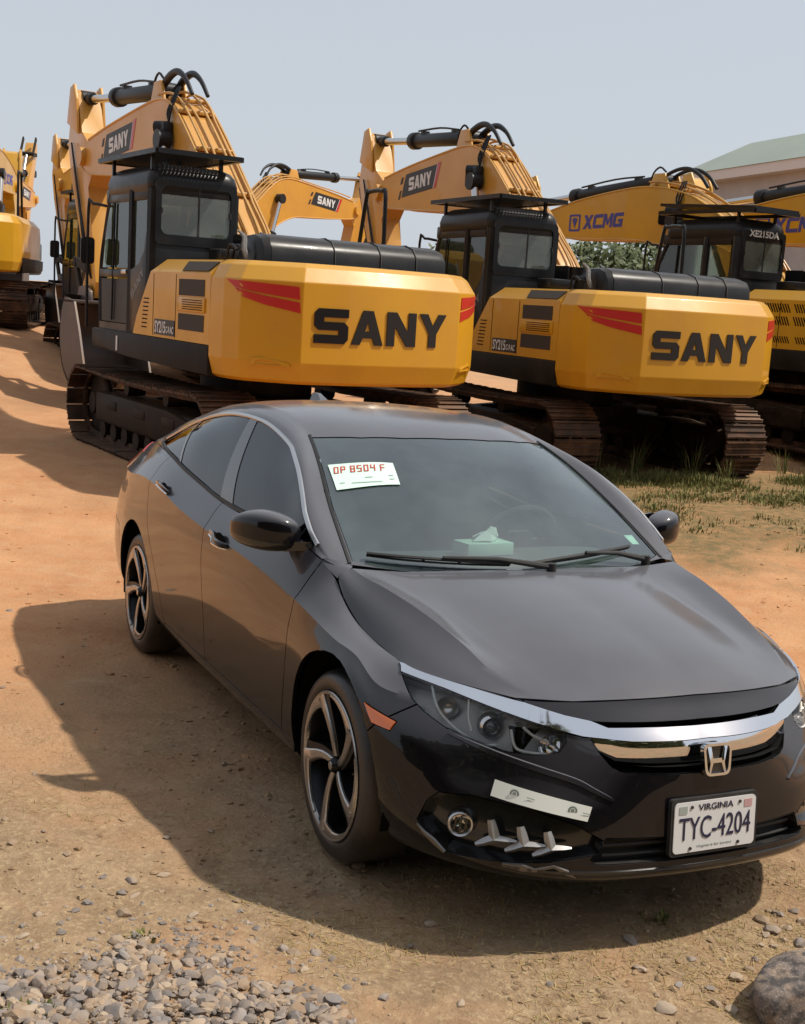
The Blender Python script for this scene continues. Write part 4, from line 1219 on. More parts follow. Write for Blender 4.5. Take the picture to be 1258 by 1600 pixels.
def micro(x, y, d):
    a = mn.noise(Vector((x * 1.3, y * 1.3, 0))) * .024 + mn.noise(Vector((x * 4.1, y * 4.1, 3))) * .013
    q = (y * .9 + x * .42 + .5 * math.sin(x * .35)) / 1.75; f = q - math.floor(q)     # worn tracks left by crawlers
    if 6.5 < y < 16: a -= .020 * max(0, 1 - abs(f - .5) / .16) * (1 + .6 * math.sin((x - .4 * y) * 34)) * max(0, mn.noise(Vector((x * .5, y * .5, 11))) + .35)
    if d < 9: a += (mn.noise(Vector((x * 11, y * 11, 7))) * .007 + mn.noise(Vector((x * 27, y * 27, 9))) * .0035) * (1 - d / 9)
    return a
_z0 = ground_z
def gz(x, y):
    d = math.hypot(x, y); return ground_s(x, y) + micro(x, y, d) - .006
bm = bmesh.new()
# polar grid: fine close to the camera, running out to the horizon
rs = [1.2]
while rs[-1] < 1500: rs.append(rs[-1] * 1.0135 if rs[-1] < 12 else rs[-1] * (1.03 if rs[-1] < 60 else 1.12))
na = 260; a0, a1 = math.radians(55), math.radians(125)
angs = [a0 + (a1 - a0) * k / na for k in range(na + 1)]
ex = [a1 + (2 * PI - (a1 - a0)) * k / 40 for k in range(1, 40)]
angs = angs + ex; n = len(angs)
V = []
for r in rs: V.append([bm.verts.new((r * math.cos(a), r * math.sin(a), gz(r * math.cos(a), r * math.sin(a)))) for a in angs])
for i in range(len(rs) - 1):
    for k in range(n): bm.faces.new((V[i][k], V[i + 1][k], V[i + 1][(k + 1) % n], V[i][(k + 1) % n]))
c = bm.verts.new((0, 0, gz(0, 0)))
for k in range(n): bm.faces.new((c, V[0][k], V[0][(k + 1) % n]))
g = build('ground', bm, MAT['ground'], None, None); g['kind'] = 'structure'
# ------------------------------------------------------------------ excavators (x forward, y left, z up, origin on the ground under the slew ring)
def yellow(name, a, b, dust=.35):
    return worn(name, a, b, 1.6, 0.42, coat=.25, dust=((.50, .33, .17), dust, .04), bumpv=0.03, bscale=30)
MAT['yellow'] = yellow('excavator_yellow', (.62, .31, .010), (.56, .265, .010), .20)
MAT['yellowboom'] = yellow('excavator_boom_yellow', (.62, .305, .040), (.55, .26, .032), .35)
MAT['yellowx'] = yellow('deep_yellow', (.60, .31, .008), (.53, .27, .008))
MAT['hosey'] = worn('yellow_pipe', (.60, .31, .055), (.42, .20, .035), 6, .45, dust=((.55, .40, .22), .5, .2))
MAT['cabblack'] = worn('cab_dark_paint', (.008, .009, .011), (.014, .014, .015), 3, .34, coat=.15, dust=((.16, .135, .11), .22, .03))
MAT['darkgrey'] = worn('dark_grey_paint', (.010, .0095, .009), (.022, .018, .016), 3, .55, dust=((.18, .13, .09), .3, .10))
MAT['track'] = worn('track_steel', (.030, .021, .016), (.11, .055, .030), 5, .62, metal=.35, dust=((.27, .15, .085), .40, .25), bumpv=.25)
MAT['trackframe'] = worn('track_frame_black', (.010, .008, .007), (.030, .020, .014), 4, .6, dust=((.20, .12, .07), .35, .12), bumpv=.1)
MAT['bucket'] = worn('bucket_steel', (.085, .075, .072), (.16, .11, .085), 3, .5, metal=.5, dust=((.3, .2, .13), .4, .2))
MAT['hose'] = simple('black_hose', (.016, .016, .018), .45)
MAT['rod'] = simple('chrome_rod', (.62, .60, .58), .22, 1.0)
MAT['decalblack'] = simple('decal_black', (.018, .018, .02), .5)
MAT['decalwhite'] = simple('decal_white', (.66, .66, .66), .5)
MAT['decalgrey'] = simple('decal_grey', (.16, .16, .16), .5)
MAT['decalred'] = simple('reflector_red', (.50, .018, .015), .4, coat=.3)
MAT['decalblue'] = simple('decal_blue', (.045, .05, .26), .45)
MAT['letter'] = simple('letter_charcoal', (.008, .008, .010), .32, coat=.4)
MAT['vent'] = worn('vent_mesh', (.035, .028, .022), (.06, .045, .035), 60, .8)
MAT['curtain'] = worn('cab_inside_cloth', (.22, .20, .05), (.13, .14, .08), 3, .8)

for k_, v_ in (('cabblack', .22), ('darkgrey', .15), ('trackframe', .15), ('hose', .3), ('letter', .3), ('track', .3)):
    MAT[k_].node_tree.nodes['Principled BSDF'].inputs['Specular IOR Level'].default_value = v_
MAT['cabblack'].node_tree.nodes['Principled BSDF'].inputs['Coat Weight'].default_value = .08
GLY = {
 'S': ([(1,1),(.12,1),(0,.88),(0,.50),(.12,.38),(.72,.38),(.72,.25),(0,.25),(0,0),(.88,0),(1,.12),(1,.50),(.88,.62),(.28,.62),(.28,.75),(1,.75)], None),
 'A': ([(0,0),(.27,0),(.35,.20),(.65,.20),(.73,0),(1,0),(.66,1),(.34,1)], [(.42,.40),(.58,.40),(.5,.66)]),
 'N': ([(0,0),(.27,0),(.27,.58),(.68,0),(1,0),(1,1),(.73,1),(.73,.42),(.32,1),(0,1)], None),
 'Y': ([(.36,0),(.64,0),(.64,.40),(1,1),(.70,1),(.5,.65),(.30,1),(0,1),(.36,.40)], None),
 'X': ([(0,0),(.32,0),(.5,.29),(.68,0),(1,0),(.67,.5),(1,1),(.68,1),(.5,.71),(.32,1),(0,1),(.33,.5)], None),
 'C': ([(1,1),(.14,1),(0,.86),(0,.14),(.14,0),(1,0),(1,.25),(.28,.25),(.28,.75),(1,.75)], None),
 'M': ([(0,0),(.24,0),(.24,.6),(.42,.2),(.58,.2),(.76,.6),(.76,0),(1,0),(1,1),(.72,1),(.5,.5),(.28,1),(0,1)], None),
 'G': ([(1,1),(.14,1),(0,.86),(0,.14),(.14,0),(1,0),(1,.56),(.5,.56),(.5,.36),(.72,.36),(.72,.24),(.28,.24),(.28,.75),(1,.75)], None)}
def word(bm, s, w, h, depth, gap=.10, shear=0.0, mi=0):
    """block letters centred on the origin in XY"""
    n = len(s); lw = w / (n + (n - 1) * gap); x = -w / 2
    for ch in s:
        outer, hole = GLY[ch]
        es = []
        for loop in ([outer] + ([hole] if hole else [])):
            vs = [bm.verts.new((x + px * lw + shear * (py - .5) * h, (py - .5) * h, 0)) for px, py in loop]
            es += [bm.edges.new((vs[i], vs[(i + 1) % len(vs)])) for i in range(len(vs))]
        r = bmesh.ops.triangle_fill(bm, edges=es, use_beauty=True)
        fs = [g for g in r['geom'] if isinstance(g, bmesh.types.BMFace)]
        for f in fs:
            if f.normal.z < 0: f.normal_flip()
        e = bmesh.ops.extrude_face_region(bm, geom=fs)
        nv = [g for g in e['geom'] if isinstance(g, bmesh.types.BMVert)]
        for v in nv: v.co.z += depth
        x += lw * (1 + gap)
def bar(bm, a, b, w, h, mi=0):
    a, b = Vector(a), Vector(b); L = (b - a).length
    vs = bmesh.ops.create_cube(bm, size=1)['verts']
    xf(bm, vs, Matrix.Translation((a + b) / 2) @ frame_to(b - a) @ Matrix.Diagonal((w, h, L, 1)))
    return vs
def rrect(w, h, r, n=4):
    out = []
    for sx, sy, a0 in ((1, 1, 0), (-1, 1, 90), (-1, -1, 180), (1, -1, 270)):
        for k in range(n + 1):
            a = math.radians(a0 + 90 * k / n); out.append((sx * (w / 2 - r) + r * math.cos(a), sy * (h / 2 - r) + r * math.sin(a)))
    return out
def decal(name, M, w, h, mat, par, r=.01, t=.004):
    bm = bmesh.new(); prism(bm, rrect(w, h, r), 0, t, 'Z'); xf(bm, bm.verts[:], M); return build(name, bm, mat, par)
SIDE_L = lambda x, y, z: basis((x, y, z), (-1, 0, 0), (0, 0, 1))        # reads from the machine's left
SIDE_R = lambda x, y, z: basis((x, y, z), (1, 0, 0), (0, 0, 1))

def track(root, s, yc=1.19, w=.60):
    T_ = empty('crawler_track'); T_.parent = root
    yo = s * yc
    # path of the chain
    rS, rI = .40, .40; xr, xfr = -1.74, 1.74; P = []
    zt, zb = .845, .045
    cz = .445
    def loop(L):
        straight = xfr - xr; arc = PI * rS; tot = 2 * straight + 2 * arc; L = L % tot
        if L < straight: sag = -.03 * math.sin(PI * L / straight) ; return Vector((xfr - L, 0, cz + rS + sag)), PI
        L -= straight
        if L < arc: a = PI / 2 + L / rS; return Vector((xr + rS * math.cos(a), 0, cz + rS * math.sin(a))), a + PI / 2
        L -= arc
        if L < straight: return Vector((xr + L, 0, cz - rS)), 0
        L -= straight; a = -PI / 2 + L / rS; return Vector((xfr + rS * math.cos(a), 0, cz + rS * math.sin(a))), a + PI / 2
    tot = 2 * (xfr - xr) + 2 * PI * rS; n = 48; pitch = tot / n
    bm = bmesh.new()
    for k in range(n):
        p, a = loop(k * pitch); M = Matrix.Translation((p.x, yo, p.z)) @ RY(-a)
        rj = Matrix.Translation((0, 0, random.uniform(-.003, .003)))
        for (c, d) in (((0, 0, -.012), (pitch * .93, w, .022)), ((pitch * .36, 0, -.030), (.016, w, .030)), ((0, 0, -.028), (.016, w, .026)), ((-pitch * .36, 0, -.030), (.016, w, .030)),
                       ((0, .09, .035), (pitch * 1.05, .035, .075)), ((0, -.09, .035), (pitch * 1.05, .035, .075))):
            vs = box(bm, c, d); xf(bm, vs, M @ rj)
    build('track_chain', bm, MAT['track'], T_, 30)
    bm = bmesh.new()
    box(bm, (0, yo, .43), (3.05, .30, .34), bev=.03); prism(bm, [(-1.55, .30), (1.35, .30), (1.35, .52), (.9, .62), (-.9, .62), (-1.55, .55)], yo - .20, yo + .20, 'Y', bev=.015)
    for x in (-.95, -.1, .8): box(bm, (x, yo + s * .2, .50), (.34, .02, .10), bev=.01)
    build('track_frame', bm, MAT['trackframe'], T_, 30)
    bm = bmesh.new(); lathe(bm, [(.001,-.12),(.12,-.12),(.14,-.05),(.33,-.045),(.355,-.02),(.355,.02),(.33,.045),(.14,.05),(.12,.12),(.001,.12)], (1.74, yo, cz), n=32); build('idler_wheel', bm, MAT['trackframe'], T_, 30)
    bm = bmesh.new(); lathe(bm, [(.001,-.19),(.17,-.19),(.20,-.10),(.24,-.03),(.24,.03),(.20,.10),(.17,.19),(.001,.19)], (-1.74, yo, cz), n=32)
    for k in range(21):
        a = 2 * PI * k / 21; bar(bm, (-1.74 + .22 * math.cos(a), yo, cz + .22 * math.sin(a)), (-1.74 + .36 * math.cos(a), yo, cz + .36 * math.sin(a)), .05, .05)
    build('drive_sprocket', bm, MAT['trackframe'], T_, 30)
    for k in range(8):
        x = -1.30 + k * .372; bm = bmesh.new(); lathe(bm, [(.001,-.13),(.10,-.13),(.10,-.05),(.075,-.03),(.075,.03),(.10,.05),(.10,.13),(.001,.13)], (x, yo, .18), n=16); build('track_roller', bm, MAT['trackframe'], T_, 30)
    for x in (-.6, .6):
        bm = bmesh.new(); lathe(bm, [(.001,-.10),(.08,-.10),(.08,.10),(.001,.10)], (x, yo, .71), n=16); build('carrier_roller', bm, MAT['trackframe'], T_, 30)

def boom_profile(kind):
    if kind == 'x':
        up = [(.05, 1.95), (.30, 2.45), (.9, 2.98), (1.5, 3.36), (2.1, 3.62), (2.8, 3.74), (3.5, 3.72), (4.6, 3.58), (5.35, 3.42)]
        lo = [(5.45, 3.16), (5.30, 2.98), (4.2, 2.92), (3.2, 2.90), (2.5, 2.82), (1.8, 2.62), (1.1, 2.22), (.55, 1.78), (.25, 1.70)]
    else:
        up = [(.05, 2.0), (.25, 2.40), (.8, 2.90), (1.4, 3.42), (2.0, 3.90), (2.35, 4.08), (2.75, 4.14), (3.4, 4.10), (4.6, 3.98), (5.5, 3.86)]
        lo = [(5.82, 3.66), (5.62, 3.42), (4.6, 3.32), (3.6, 3.26), (2.9, 3.20), (2.3, 2.98), (1.6, 2.50), (.95, 2.0), (.55, 1.68), (.25, 1.65)]
    return up, lo

def make_excavator(name, M, label, group, kind='s', stick='down', full=True):
    E_ = empty(name, M, label, 'excavator', group)
    Y, YB = (MAT['yellow'], MAT['yellowboom']) if kind == 's' else (MAT['yellowx'], MAT['yellowx'])
    K, G_, CB = MAT['cabblack'], MAT['darkgrey'], MAT['cabblack']
    # ---- undercarriage
    for s in (-1, 1): track(E_, s)
    bm = bmesh.new(); box(bm, (0, 0, .62), (1.5, 1.3, .26), bev=.05); cyl(bm, (0, 0, .70), (0, 0, .98), .62, n=32)
    for sx in (-1, 1):
        for sy in (-1, 1): bar(bm, (sx * .35, sy * .4, .60), (sx * .85, sy * 1.0, .48), .34, .20)
    build('undercarriage_frame', bm, MAT['trackframe'], E_, 30)
    # ---- revolving frame and lower skirts
    bm = bmesh.new()
    box(bm, (-.45, 0, 1.12), (3.6, 1.6, .20)); prism(bm, [(1.55, 1.12), (1.62, 1.18), (1.62, 1.33), (-1.84, 1.33), (-1.84, 1.04), (-.9, 1.06), (.4, 1.08)], .50, 1.37, 'Y', bev=.02)
    prism(bm, [(1.35, 1.12), (1.40, 1.33), (-1.84, 1.33), (-1.84, 1.04), (1.0, 1.08)], -1.37, -.50, 'Y', bev=.02)
    build('revolving_frame', bm, G_, E_, 30)
    decal('side_marker_plate', SIDE_L(.72, 1.372, 1.20), .05, .16, MAT['decalwhite'], E_, .004)
    # ---- side housings
    HB = empty('engine_housing'); HB.parent = E_
    def xz(pts): return pts
    bm = bmesh.new()
    # left: slanted front edge beside the cab, bevel along the top
    A = [(-1.84, 1.335), (.20, 1.335), (.10, 1.50), (-.22, 1.98)]
    ring = lambda pts, y: [Vector((x, y, z)) for x, z in pts]
    outer = [(-1.84, 1.335), (.24, 1.335), (.14, 1.52), (-.26, 1.99), (-1.84, 1.99)]
    top_ = [(-1.84, 1.335), (.24, 1.335), (.12, 1.55), (-.40, 2.12), (-1.84, 2.12)]
    hull_rings(bm, [ring(outer, 1.36), ring(top_, 1.235), ring(top_, .36)], cap=True)
    build('left_side_door', bm, Y, HB, 25)
    bm = bmesh.new()
    outer = [(-1.84, 1.335), (.95, 1.335), (.95, 1.80), (.80, 1.99), (-1.84, 1.99)]; top_ = [(-1.84, 1.335), (.95, 1.335), (.95, 1.80), (.78, 2.12), (-1.84, 2.12)]
    hull_rings(bm, [ring(outer, -1.36), ring(top_, -1.235), ring(top_, -.42)], cap=True)
    build('right_side_door', bm, Y, HB, 25)
    bm = bmesh.new(); box(bm, (-1.1, -.02, 2.02), (1.5, .9, .20), bev=.03); box(bm, (1.18, -.92, 1.52), (.42, .84, .36), bev=.03); build('upper_deck', bm, K, HB, 30)
    # seams
    bm = bmesh.new()
    for x in (-.36, -.98): box(bm, (x, 1.359, 1.66), (.010, .006, .62))
    build('door_seams', bm, MAT['void'], HB)
    # ---- vents on the left side
    if kind == 's':
        bm = bmesh.new(); n = 10
        p = [(-1.12, 2.005, .0), (-1.76, 2.005, 0), (-1.82, 2.095, 1), (-1.06, 2.095, 1)]
        vs = [bm.verts.new((x, 1.36 - (z - 1.99) / .13 * .125 + .004, z)) for x, z, _ in p]; f = bm.faces.new(vs)
        r = bmesh.ops.extrude_face_region(bm, geom=[f]); 
        for v in [g for g in r['geom'] if isinstance(g, bmesh.types.BMVert)]: v.co.y += .006; v.co.z += .006
        build('vent_grille', bm, MAT['vent'], HB)
        for z, h in ((1.85, .155), (1.52, .155)): decal('vent_grille', SIDE_L(-1.385, 1.359, z), .64, h, MAT['vent'], HB, .006, .006)
        bm = bmesh.new(); box(bm, (-1.385, 1.366, 1.69), (.70, .02, .14), bev=.008)
        build('louvre_panel', bm, Y, HB)
        bm = bmesh.new()
        for k in range(5): box(bm, (-1.44, 1.377, 1.645 + k * .022), (.50, .006, .007))
        build('louvre_slots', bm, MAT['void'], HB)
        bm = bmesh.new()
        for k in range(8): box(bm, (-.10 - .008 * k, 1.3605, 1.42 + k * .042), (.15, .006, .012))
        build('louvre_slots', bm, MAT['void'], HB)
        d = decal('model_decal', SIDE_L(-.69, 1.3605, 1.44), .56, .155, MAT['decalblack'], HB, .004)
        text_mesh('model_lettering', 'SY215', .1, .001, MAT['decalwhite'], d, SIDE_L(-.58, 1.366, 1.44), width=.30, height=.12, bold=.02)
        text_mesh('model_lettering', 'C-9 AC', .1, .001, MAT['decalwhite'], d, SIDE_L(-.845, 1.366, 1.42), width=.20, height=.07, bold=.02)
    else:
        bm = bmesh.new()
        for r in range(2):
            for c in range(2):
                for k in range(12):
                    vs = box(bm, (0, 0, 0), (.016, .008, .13)); xf(bm, vs, Matrix.Translation((-.66 - c * .58 - k * .042, 1.361, 1.88 - r * .17)) @ RY(math.radians(28)))
        for c in range(2):
            for k in range(12):
                vs = box(bm, (0, 0, 0), (.014, .008, .10)); xf(bm, vs, Matrix.Translation((-.72 - c * .58 - k * .040, 1.361, 1.46)) @ RY(math.radians(28)))
        build('louvre_slots', bm, MAT['void'], HB)
        decal('door_latch', SIDE_L(-.55, 1.36, 1.55), .10, .13, MAT['decalblack'], HB, .02, .02)
    # ---- counterweight: faceted, chamfered top and bottom
    CW = empty('counterweight'); CW.parent = E_
    plan = [(-1.845, 1.365), (-2.12, 1.350), (-2.32, 1.275), (-2.52, 1.08), (-2.70, .84)]
    half = plan + [(-2.76, .42), (-2.78, 0)]
    full_ = half + [(x, -y) for x, y in half[-2::-1]]
    def ringz(inset, z, dz=0):
        out = []
        for x, y in full_:
            k = max(0, (-x - 1.9) / .85)
            out.append(Vector((x + inset * min(1, k * 1.2 + .0), y * (1 - inset / 1.36), z)))
        return out
    rings = [ringz(.42, 1.035), ringz(.10, 1.045), ringz(.045, 1.075), ringz(.0, 1.24), ringz(0, 1.60), ringz(0.005, 1.955), ringz(.085, 2.085), ringz(.14, 2.125), ringz(.40, 2.135)]
    bm = bmesh.new(); hull_rings(bm, rings, cap=True, closed=True); o_ = build('counterweight_body', bm, Y, CW, None)
    bv_ = o_.modifiers.new('round', 'BEVEL'); bv_.width = .06; bv_.segments = 3; bv_.limit_method = 'ANGLE'; bv_.angle_limit = math.radians(13); bv_.harden_normals = True
    bm = bmesh.new()
    prof = [(-1.62, 2.10), (-1.60, 2.22), (-1.66, 2.32), (-1.78, 2.375), (-2.0, 2.38), (-2.14, 2.34), (-2.21, 2.25), (-2.22, 2.10)]
    R = [[Vector((x * .0 + (-1.92 + (x + 1.92) * q), y, 2.13 + (z - 2.13) * q2)) for x, z in prof] for y, q, q2 in ((1.03, .75, .7), (1.00, .93, .93), (.93, 1, 1), (.935, 1, 1), (-.90, 1, 1), (-.97, .95, .95), (-1.01, .75, .72))]
    hull_rings(bm, R, cap=True); build('rear_hood', bm, K, CW, 40)
    bm = bmesh.new()
    for y in (.28, -.22, -.62):
        pts = [Vector((-1.92 + (x + 1.92) * 1.012, y, 2.13 + (z - 2.13) * 1.012)) for x, z in prof]; tube(bm, pts, .008, 6)
    build('hood_seams', bm, MAT['rubber'], CW)
    # lifting ropes and hoses at the left end of the hood
    bm = bmesh.new()
    for y in (1.08, .86): tube(bm, [(-2.02, y, 2.13), (-2.0, y + .03, 2.22), (-1.95, y + .01, 2.33), (-1.9, y + .05, 2.39)], [.022, .026, .024, .012], 7, smooth=3)
    build('rope', bm, worn('grey_rope', (.22, .21, .20), (.12, .12, .12), 40, .8), CW)
    bm = bmesh.new()
    for k in range(7): tube(bm, [(-1.62, 1.12 - k * .06, 2.12), (-1.70, 1.12 - k * .06, 2.27), (-1.82, 1.10 - k * .06, 2.22)], .014, 6, smooth=3)
    build('hood_hinge_coils', bm, MAT['hose'], CW)
    if kind == 's':
        def on_rear(y, z, o): 
            x = np.interp(abs(y), [0, .42, .84], [-2.78, -2.76, -2.70]); return Vector((x - o, y, z))
        bm = bmesh.new(); word(bm, 'SANY', 1.40, .31, .009, .11)
        for v in bm.verts:      # wrap on the slightly bowed rear face
            y = .03 - v.co.x; z = 1.585 + v.co.y; o = v.co.z; v.co = on_rear(y, z, o + .002)
        build('raised_lettering', bm, MAT['letter'], CW, 20)
        # two-tone red reflectors on both front facets
        pu, pl_ = [], []
        P2 = [Vector((x, y)) for x, y in plan]; L = [0]
        for i in range(1, 5): L.append(L[-1] + (P2[i] - P2[i - 1]).length)
        def on_side(u, z, s, o=.004):
            d = u * L[-1]; i = max(j for j in range(4) if L[j] <= d + 1e-9); t = (d - L[i]) / (L[i + 1] - L[i]); p = P2[i].lerp(P2[i + 1], min(t, 1)); q = P2[i + 1] - P2[i]; n = Vector((q.y, -q.x)).normalized()
            if n.y < 0: n = -n
            p = p + n * o; return Vector((p.x, s * p.y, z))
        for s in (1, -1):
            for tops, bots in (([(.29, 1.948), (.55, 1.934), (.965, 1.912)], [(.39, 1.880), (.60, 1.846), (.975, 1.800)]), ([(.395, 1.872), (.62, 1.828), (.975, 1.776)], [(.48, 1.80), (.66, 1.745), (.985, 1.682)])):
                bm = bmesh.new(); n = 12; R = []
                for k in range(n + 1):
                    q = k / n
                    def at(ps): 
                        u = np.interp(q, [0, .4, 1], [p[0] for p in ps]); z = np.interp(q, [0, .4, 1], [p[1] for p in ps]); return u, z
                    (u1, z1), (u2, z2) = at(tops), at(bots)
                    R.append([on_side(u1, z1, s), on_side(u2, z2, s), on_side(u2, z2, s, -.004), on_side(u1, z1, s, -.004)])
                hull_rings(bm, R); build('red_reflector', bm, MAT['decalred'], CW, 20)
            bm = bmesh.new()
            o_ = [(.56, 1.20), (.585, 1.265), (.66, 1.275), (.90, 1.235), (.92, 1.20)]
            hull_rings(bm, [[on_side(u, z, s, -.004) for u, z in o_], [on_side(u, z, s, .012) for u, z in o_], [on_side(.70 + (u - .70) * .7, 1.222 + (z - 1.222) * .6, s, .012) for u, z in o_], [on_side(.70 + (u - .70) * .6, 1.222 + (z - 1.222) * .5, s, .001) for u, z in o_]])
            build('lifting_pocket', bm, Y, CW, 20)
    # ---- cab
    Cb = empty('cab'); Cb.parent = E_
    x0, x1, y0, y1 = -.10, 1.60, .34, 1.31
    side = [(-.10, 1.335), (1.58, 1.335), (1.64, 1.55), (1.60, 2.10), (1.42, 2.62), (1.30, 2.86), (1.18, 2.95), (.55, 2.985), (.10, 2.975), (-.06, 2.92), (-.10, 2.80)]
    # frame built from posts and rails so the windows are real openings
    bm = bmesh.new()
    def post(P, w, h): 
        for a, b in zip(P[:-1], P[1:]): bar(bm, a, b, w, h)
    # roof cap, rounded
    R = []
    for k, (ins, z) in enumerate(((.02, 2.78), (-.012, 2.84), (-.018, 2.93), (.005, 3.01), (.05, 3.065), (.13, 3.10), (.24, 3.112))):
        r_ = []
        for px, py in rrect((x1 - x0) * .86 - 2 * ins, (y1 - y0) - 2 * ins, .14 - ins * .5, 6): r_.append(Vector((x0 + (x1 - x0) * .43 + px, (y0 + y1) / 2 + py, z)))
        R.append(r_)
    hull_rings(bm, R)
    build('cab_roof', bm, CB, Cb, 50)
    bm = bmesh.new()
    for y in (y0 + .05, y1 - .05):
        tube(bm, [(-.035, y, 1.30), (-.035, y, 2.84)], .075, 8)
        tube(bm, [(1.56, y, 1.33), (1.58, y, 2.0), (1.42, y, 2.5), (1.27, y, 2.84)], .05, 8, smooth=4)
    tube(bm, [(.52, y1 - .03, 1.34), (.52, y1 - .03, 2.84)], .058, 8)
    for y in (y0 + .04, y1 - .04): box(bm, (.72, y, 2.80), (1.34, .07, .16), bev=.02); box(bm, (.75, y, 1.36), (1.6, .07, .10))
    box(bm, (-.06, (y0 + y1) / 2, 2.84), (.10, .86, .14), bev=.02); box(bm, (-.06, (y0 + y1) / 2, 1.80), (.10, .88, 1.06), bev=.01)
    box(bm, (1.25, (y0 + y1) / 2, 2.83), (.10, .86, .10)); box(bm, (1.58, (y0 + y1) / 2, 1.42), (.10, .88, .24)); box(bm, (.75, (y0 + y1) / 2, 1.36), (1.6, .9, .06))
    box(bm, (.75, y0 + .03, 1.62), (1.60, .04, .56))
    build('cab_frame', bm, CB, Cb, 40)
    # rear window: frame ring with rounded opening
    def ring_plate(o, i, d0, d1):
        b = bmesh.new(); A0 = [b.verts.new((d0, y, z)) for y, z in o]; B0 = [b.verts.new((d0, y, z)) for y, z in i]; A1 = [b.verts.new((d1, y, z)) for y, z in o]; B1 = [b.verts.new((d1, y, z)) for y, z in i]
        n = len(o)
        for k in range(n):
            j = (k + 1) % n
            for p, q in ((A0, B0), (B0, B1), (B1, A1), (A1, A0)): b.faces.new((p[k], p[j], q[j], q[k]))
        return b
    cy, cz = (y0 + y1) / 2, 2.625
    o = [(cy + a, cz - .02 + b) for a, b in rrect(.90, .66, .05)]; i_ = [(cy + a, cz + b) for a, b in rrect(.775, .49, .07)]
    bm = ring_plate(o, i_, -.10, -.125); build('rear_window_frame', bm, CB, Cb, 40)
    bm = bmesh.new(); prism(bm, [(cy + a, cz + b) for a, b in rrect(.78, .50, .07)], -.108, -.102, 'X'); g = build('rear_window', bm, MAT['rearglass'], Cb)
    bm = bmesh.new(); box(bm, (-.112, cy - .03, cz), (.008, .014, .50)); build('window_divider', bm, MAT['rubber'], g)
    for y in (y1 - .10, y0 + .10): bm = bmesh.new(); box(bm, (-.118, y, 2.62), (.02, .02, .06)); build('window_latch', bm, MAT['rubber'], g)
    # door and side glass on the left
    Dr = empty('cab_door'); Dr.parent = Cb
    bm = bmesh.new(); prism(bm, [(.60, 2.02), (1.50, 2.02), (1.40, 2.45), (1.24, 2.76), (.60, 2.76)], y1 - .022, y1 - .016, 'Y'); build('door_window', bm, MAT['cabglass'], Dr)
    bm = bmesh.new(); prism(bm, [(.60, 1.42), (1.50, 1.42), (1.54, 1.90), (.60, 1.90)], y1 - .022, y1 - .016, 'Y'); build('door_lower_glass', bm, MAT['hose'], Dr)
    bm = bmesh.new(); box(bm, (1.06, y1 - .02, 1.96), (.98, .05, .09), bev=.01); tube(bm, [(1.10, y1, 1.44), (1.06, y1, 2.72)], .012, 6); build('door_rail', bm, CB, Dr, 40)
    bm = bmesh.new(); box(bm, (.68, y1 + .01, 1.98), (.16, .03, .05), bev=.008); build('door_handle', bm, MAT['satin'], Dr)
    bm = bmesh.new(); prism(bm, [(.06, 2.32), (.10, 2.20), (.24, 2.08), (.46, 2.02), (.46, 2.74), (.06, 2.74)], y1 - .022, y1 - .016, 'Y'); build('side_window', bm, MAT['cabglass'], Cb)
    bm = bmesh.new(); prism(bm, [(-.08, 1.34), (.52, 1.34), (.52, 2.03), (.44, 2.0), (.22, 2.06), (.06, 2.20), (.03, 2.40), (-.08, 2.40)], y1 - .012, y1 + .012, 'Y', bev=.004); sp = build('side_panel', bm, CB, Cb, 30)
    bm = bmesh.new()
    if kind == 's':
        word(bm, 'SANY', .46, .085, .001); xf(bm, bm.verts[:], SIDE_L(.25, y1 + .0125, 1.86) @ RZ(math.radians(38))); build('panel_lettering', bm, MAT['decalgrey'], sp, 20)
    else: bm.free()
    bm = bmesh.new(); prism(bm, [(.60, 2.0), (1.50, 2.0), (1.38, 2.45), (1.22, 2.74), (.1, 2.74), (.1, 2.1)], y0 + .006, y0 + .012, 'Y'); build('right_window', bm, MAT['yellowfilm'], Cb)
    bm = bmesh.new(); R = [[Vector((1.575, y, 1.50)), Vector((1.585, y, 2.0)), Vector((1.43, y, 2.5)), Vector((1.29, y, 2.78)), Vector((1.28, y, 2.78)), Vector((1.42, y, 2.49)), Vector((1.575, y, 2.0)), Vector((1.565, y, 1.50))] for y in (y0 + .07, y1 - .07)]
    hull_rings(bm, R); build('front_window', bm, MAT['cabglass'], Cb)
    # inside: seat and console seen through the glass
    bm = bmesh.new(); box(bm, (.45, cy, 1.85), (.5, .48, .14), bev=.04); box(bm, (.22, cy, 2.18), (.14, .46, .62), bev=.05); box(bm, (.5, cy - .32, 1.9), (.6, .12, .35)); box(bm, (.5, cy + .32, 1.9), (.5, .10, .28)); box(bm, (.45, cy, 1.6), (.5, .5, .4)); build('operator_seat', bm, MAT['interior'], Cb, 30)
    # guard rack over the roof
    GR = empty('roof_guard'); GR.parent = Cb
    bm = bmesh.new(); gx0, gx1, gy0, gy1, gz = -.36, 1.46, .44, 1.36, 3.19
    slope = lambda x: gz + (.00 if x > .4 else -.0)
    for a, b in (((gx0, gy0), (gx1, gy0)), ((gx1, gy0), (gx1, gy1)), ((gx1, gy1), (gx0, gy1)), ((gx0, gy1), (gx0, gy0))): bar(bm, (*a, gz), (*b, gz), .05, .05)
    for x in (gx0 + .35, gx1 - .25):
        for y in (gy0 + .08, gy1 - .08): bar(bm, (x, y, 3.03), (x, y, gz), .035, .035)
    build('guard_frame', bm, CB, GR, 30)
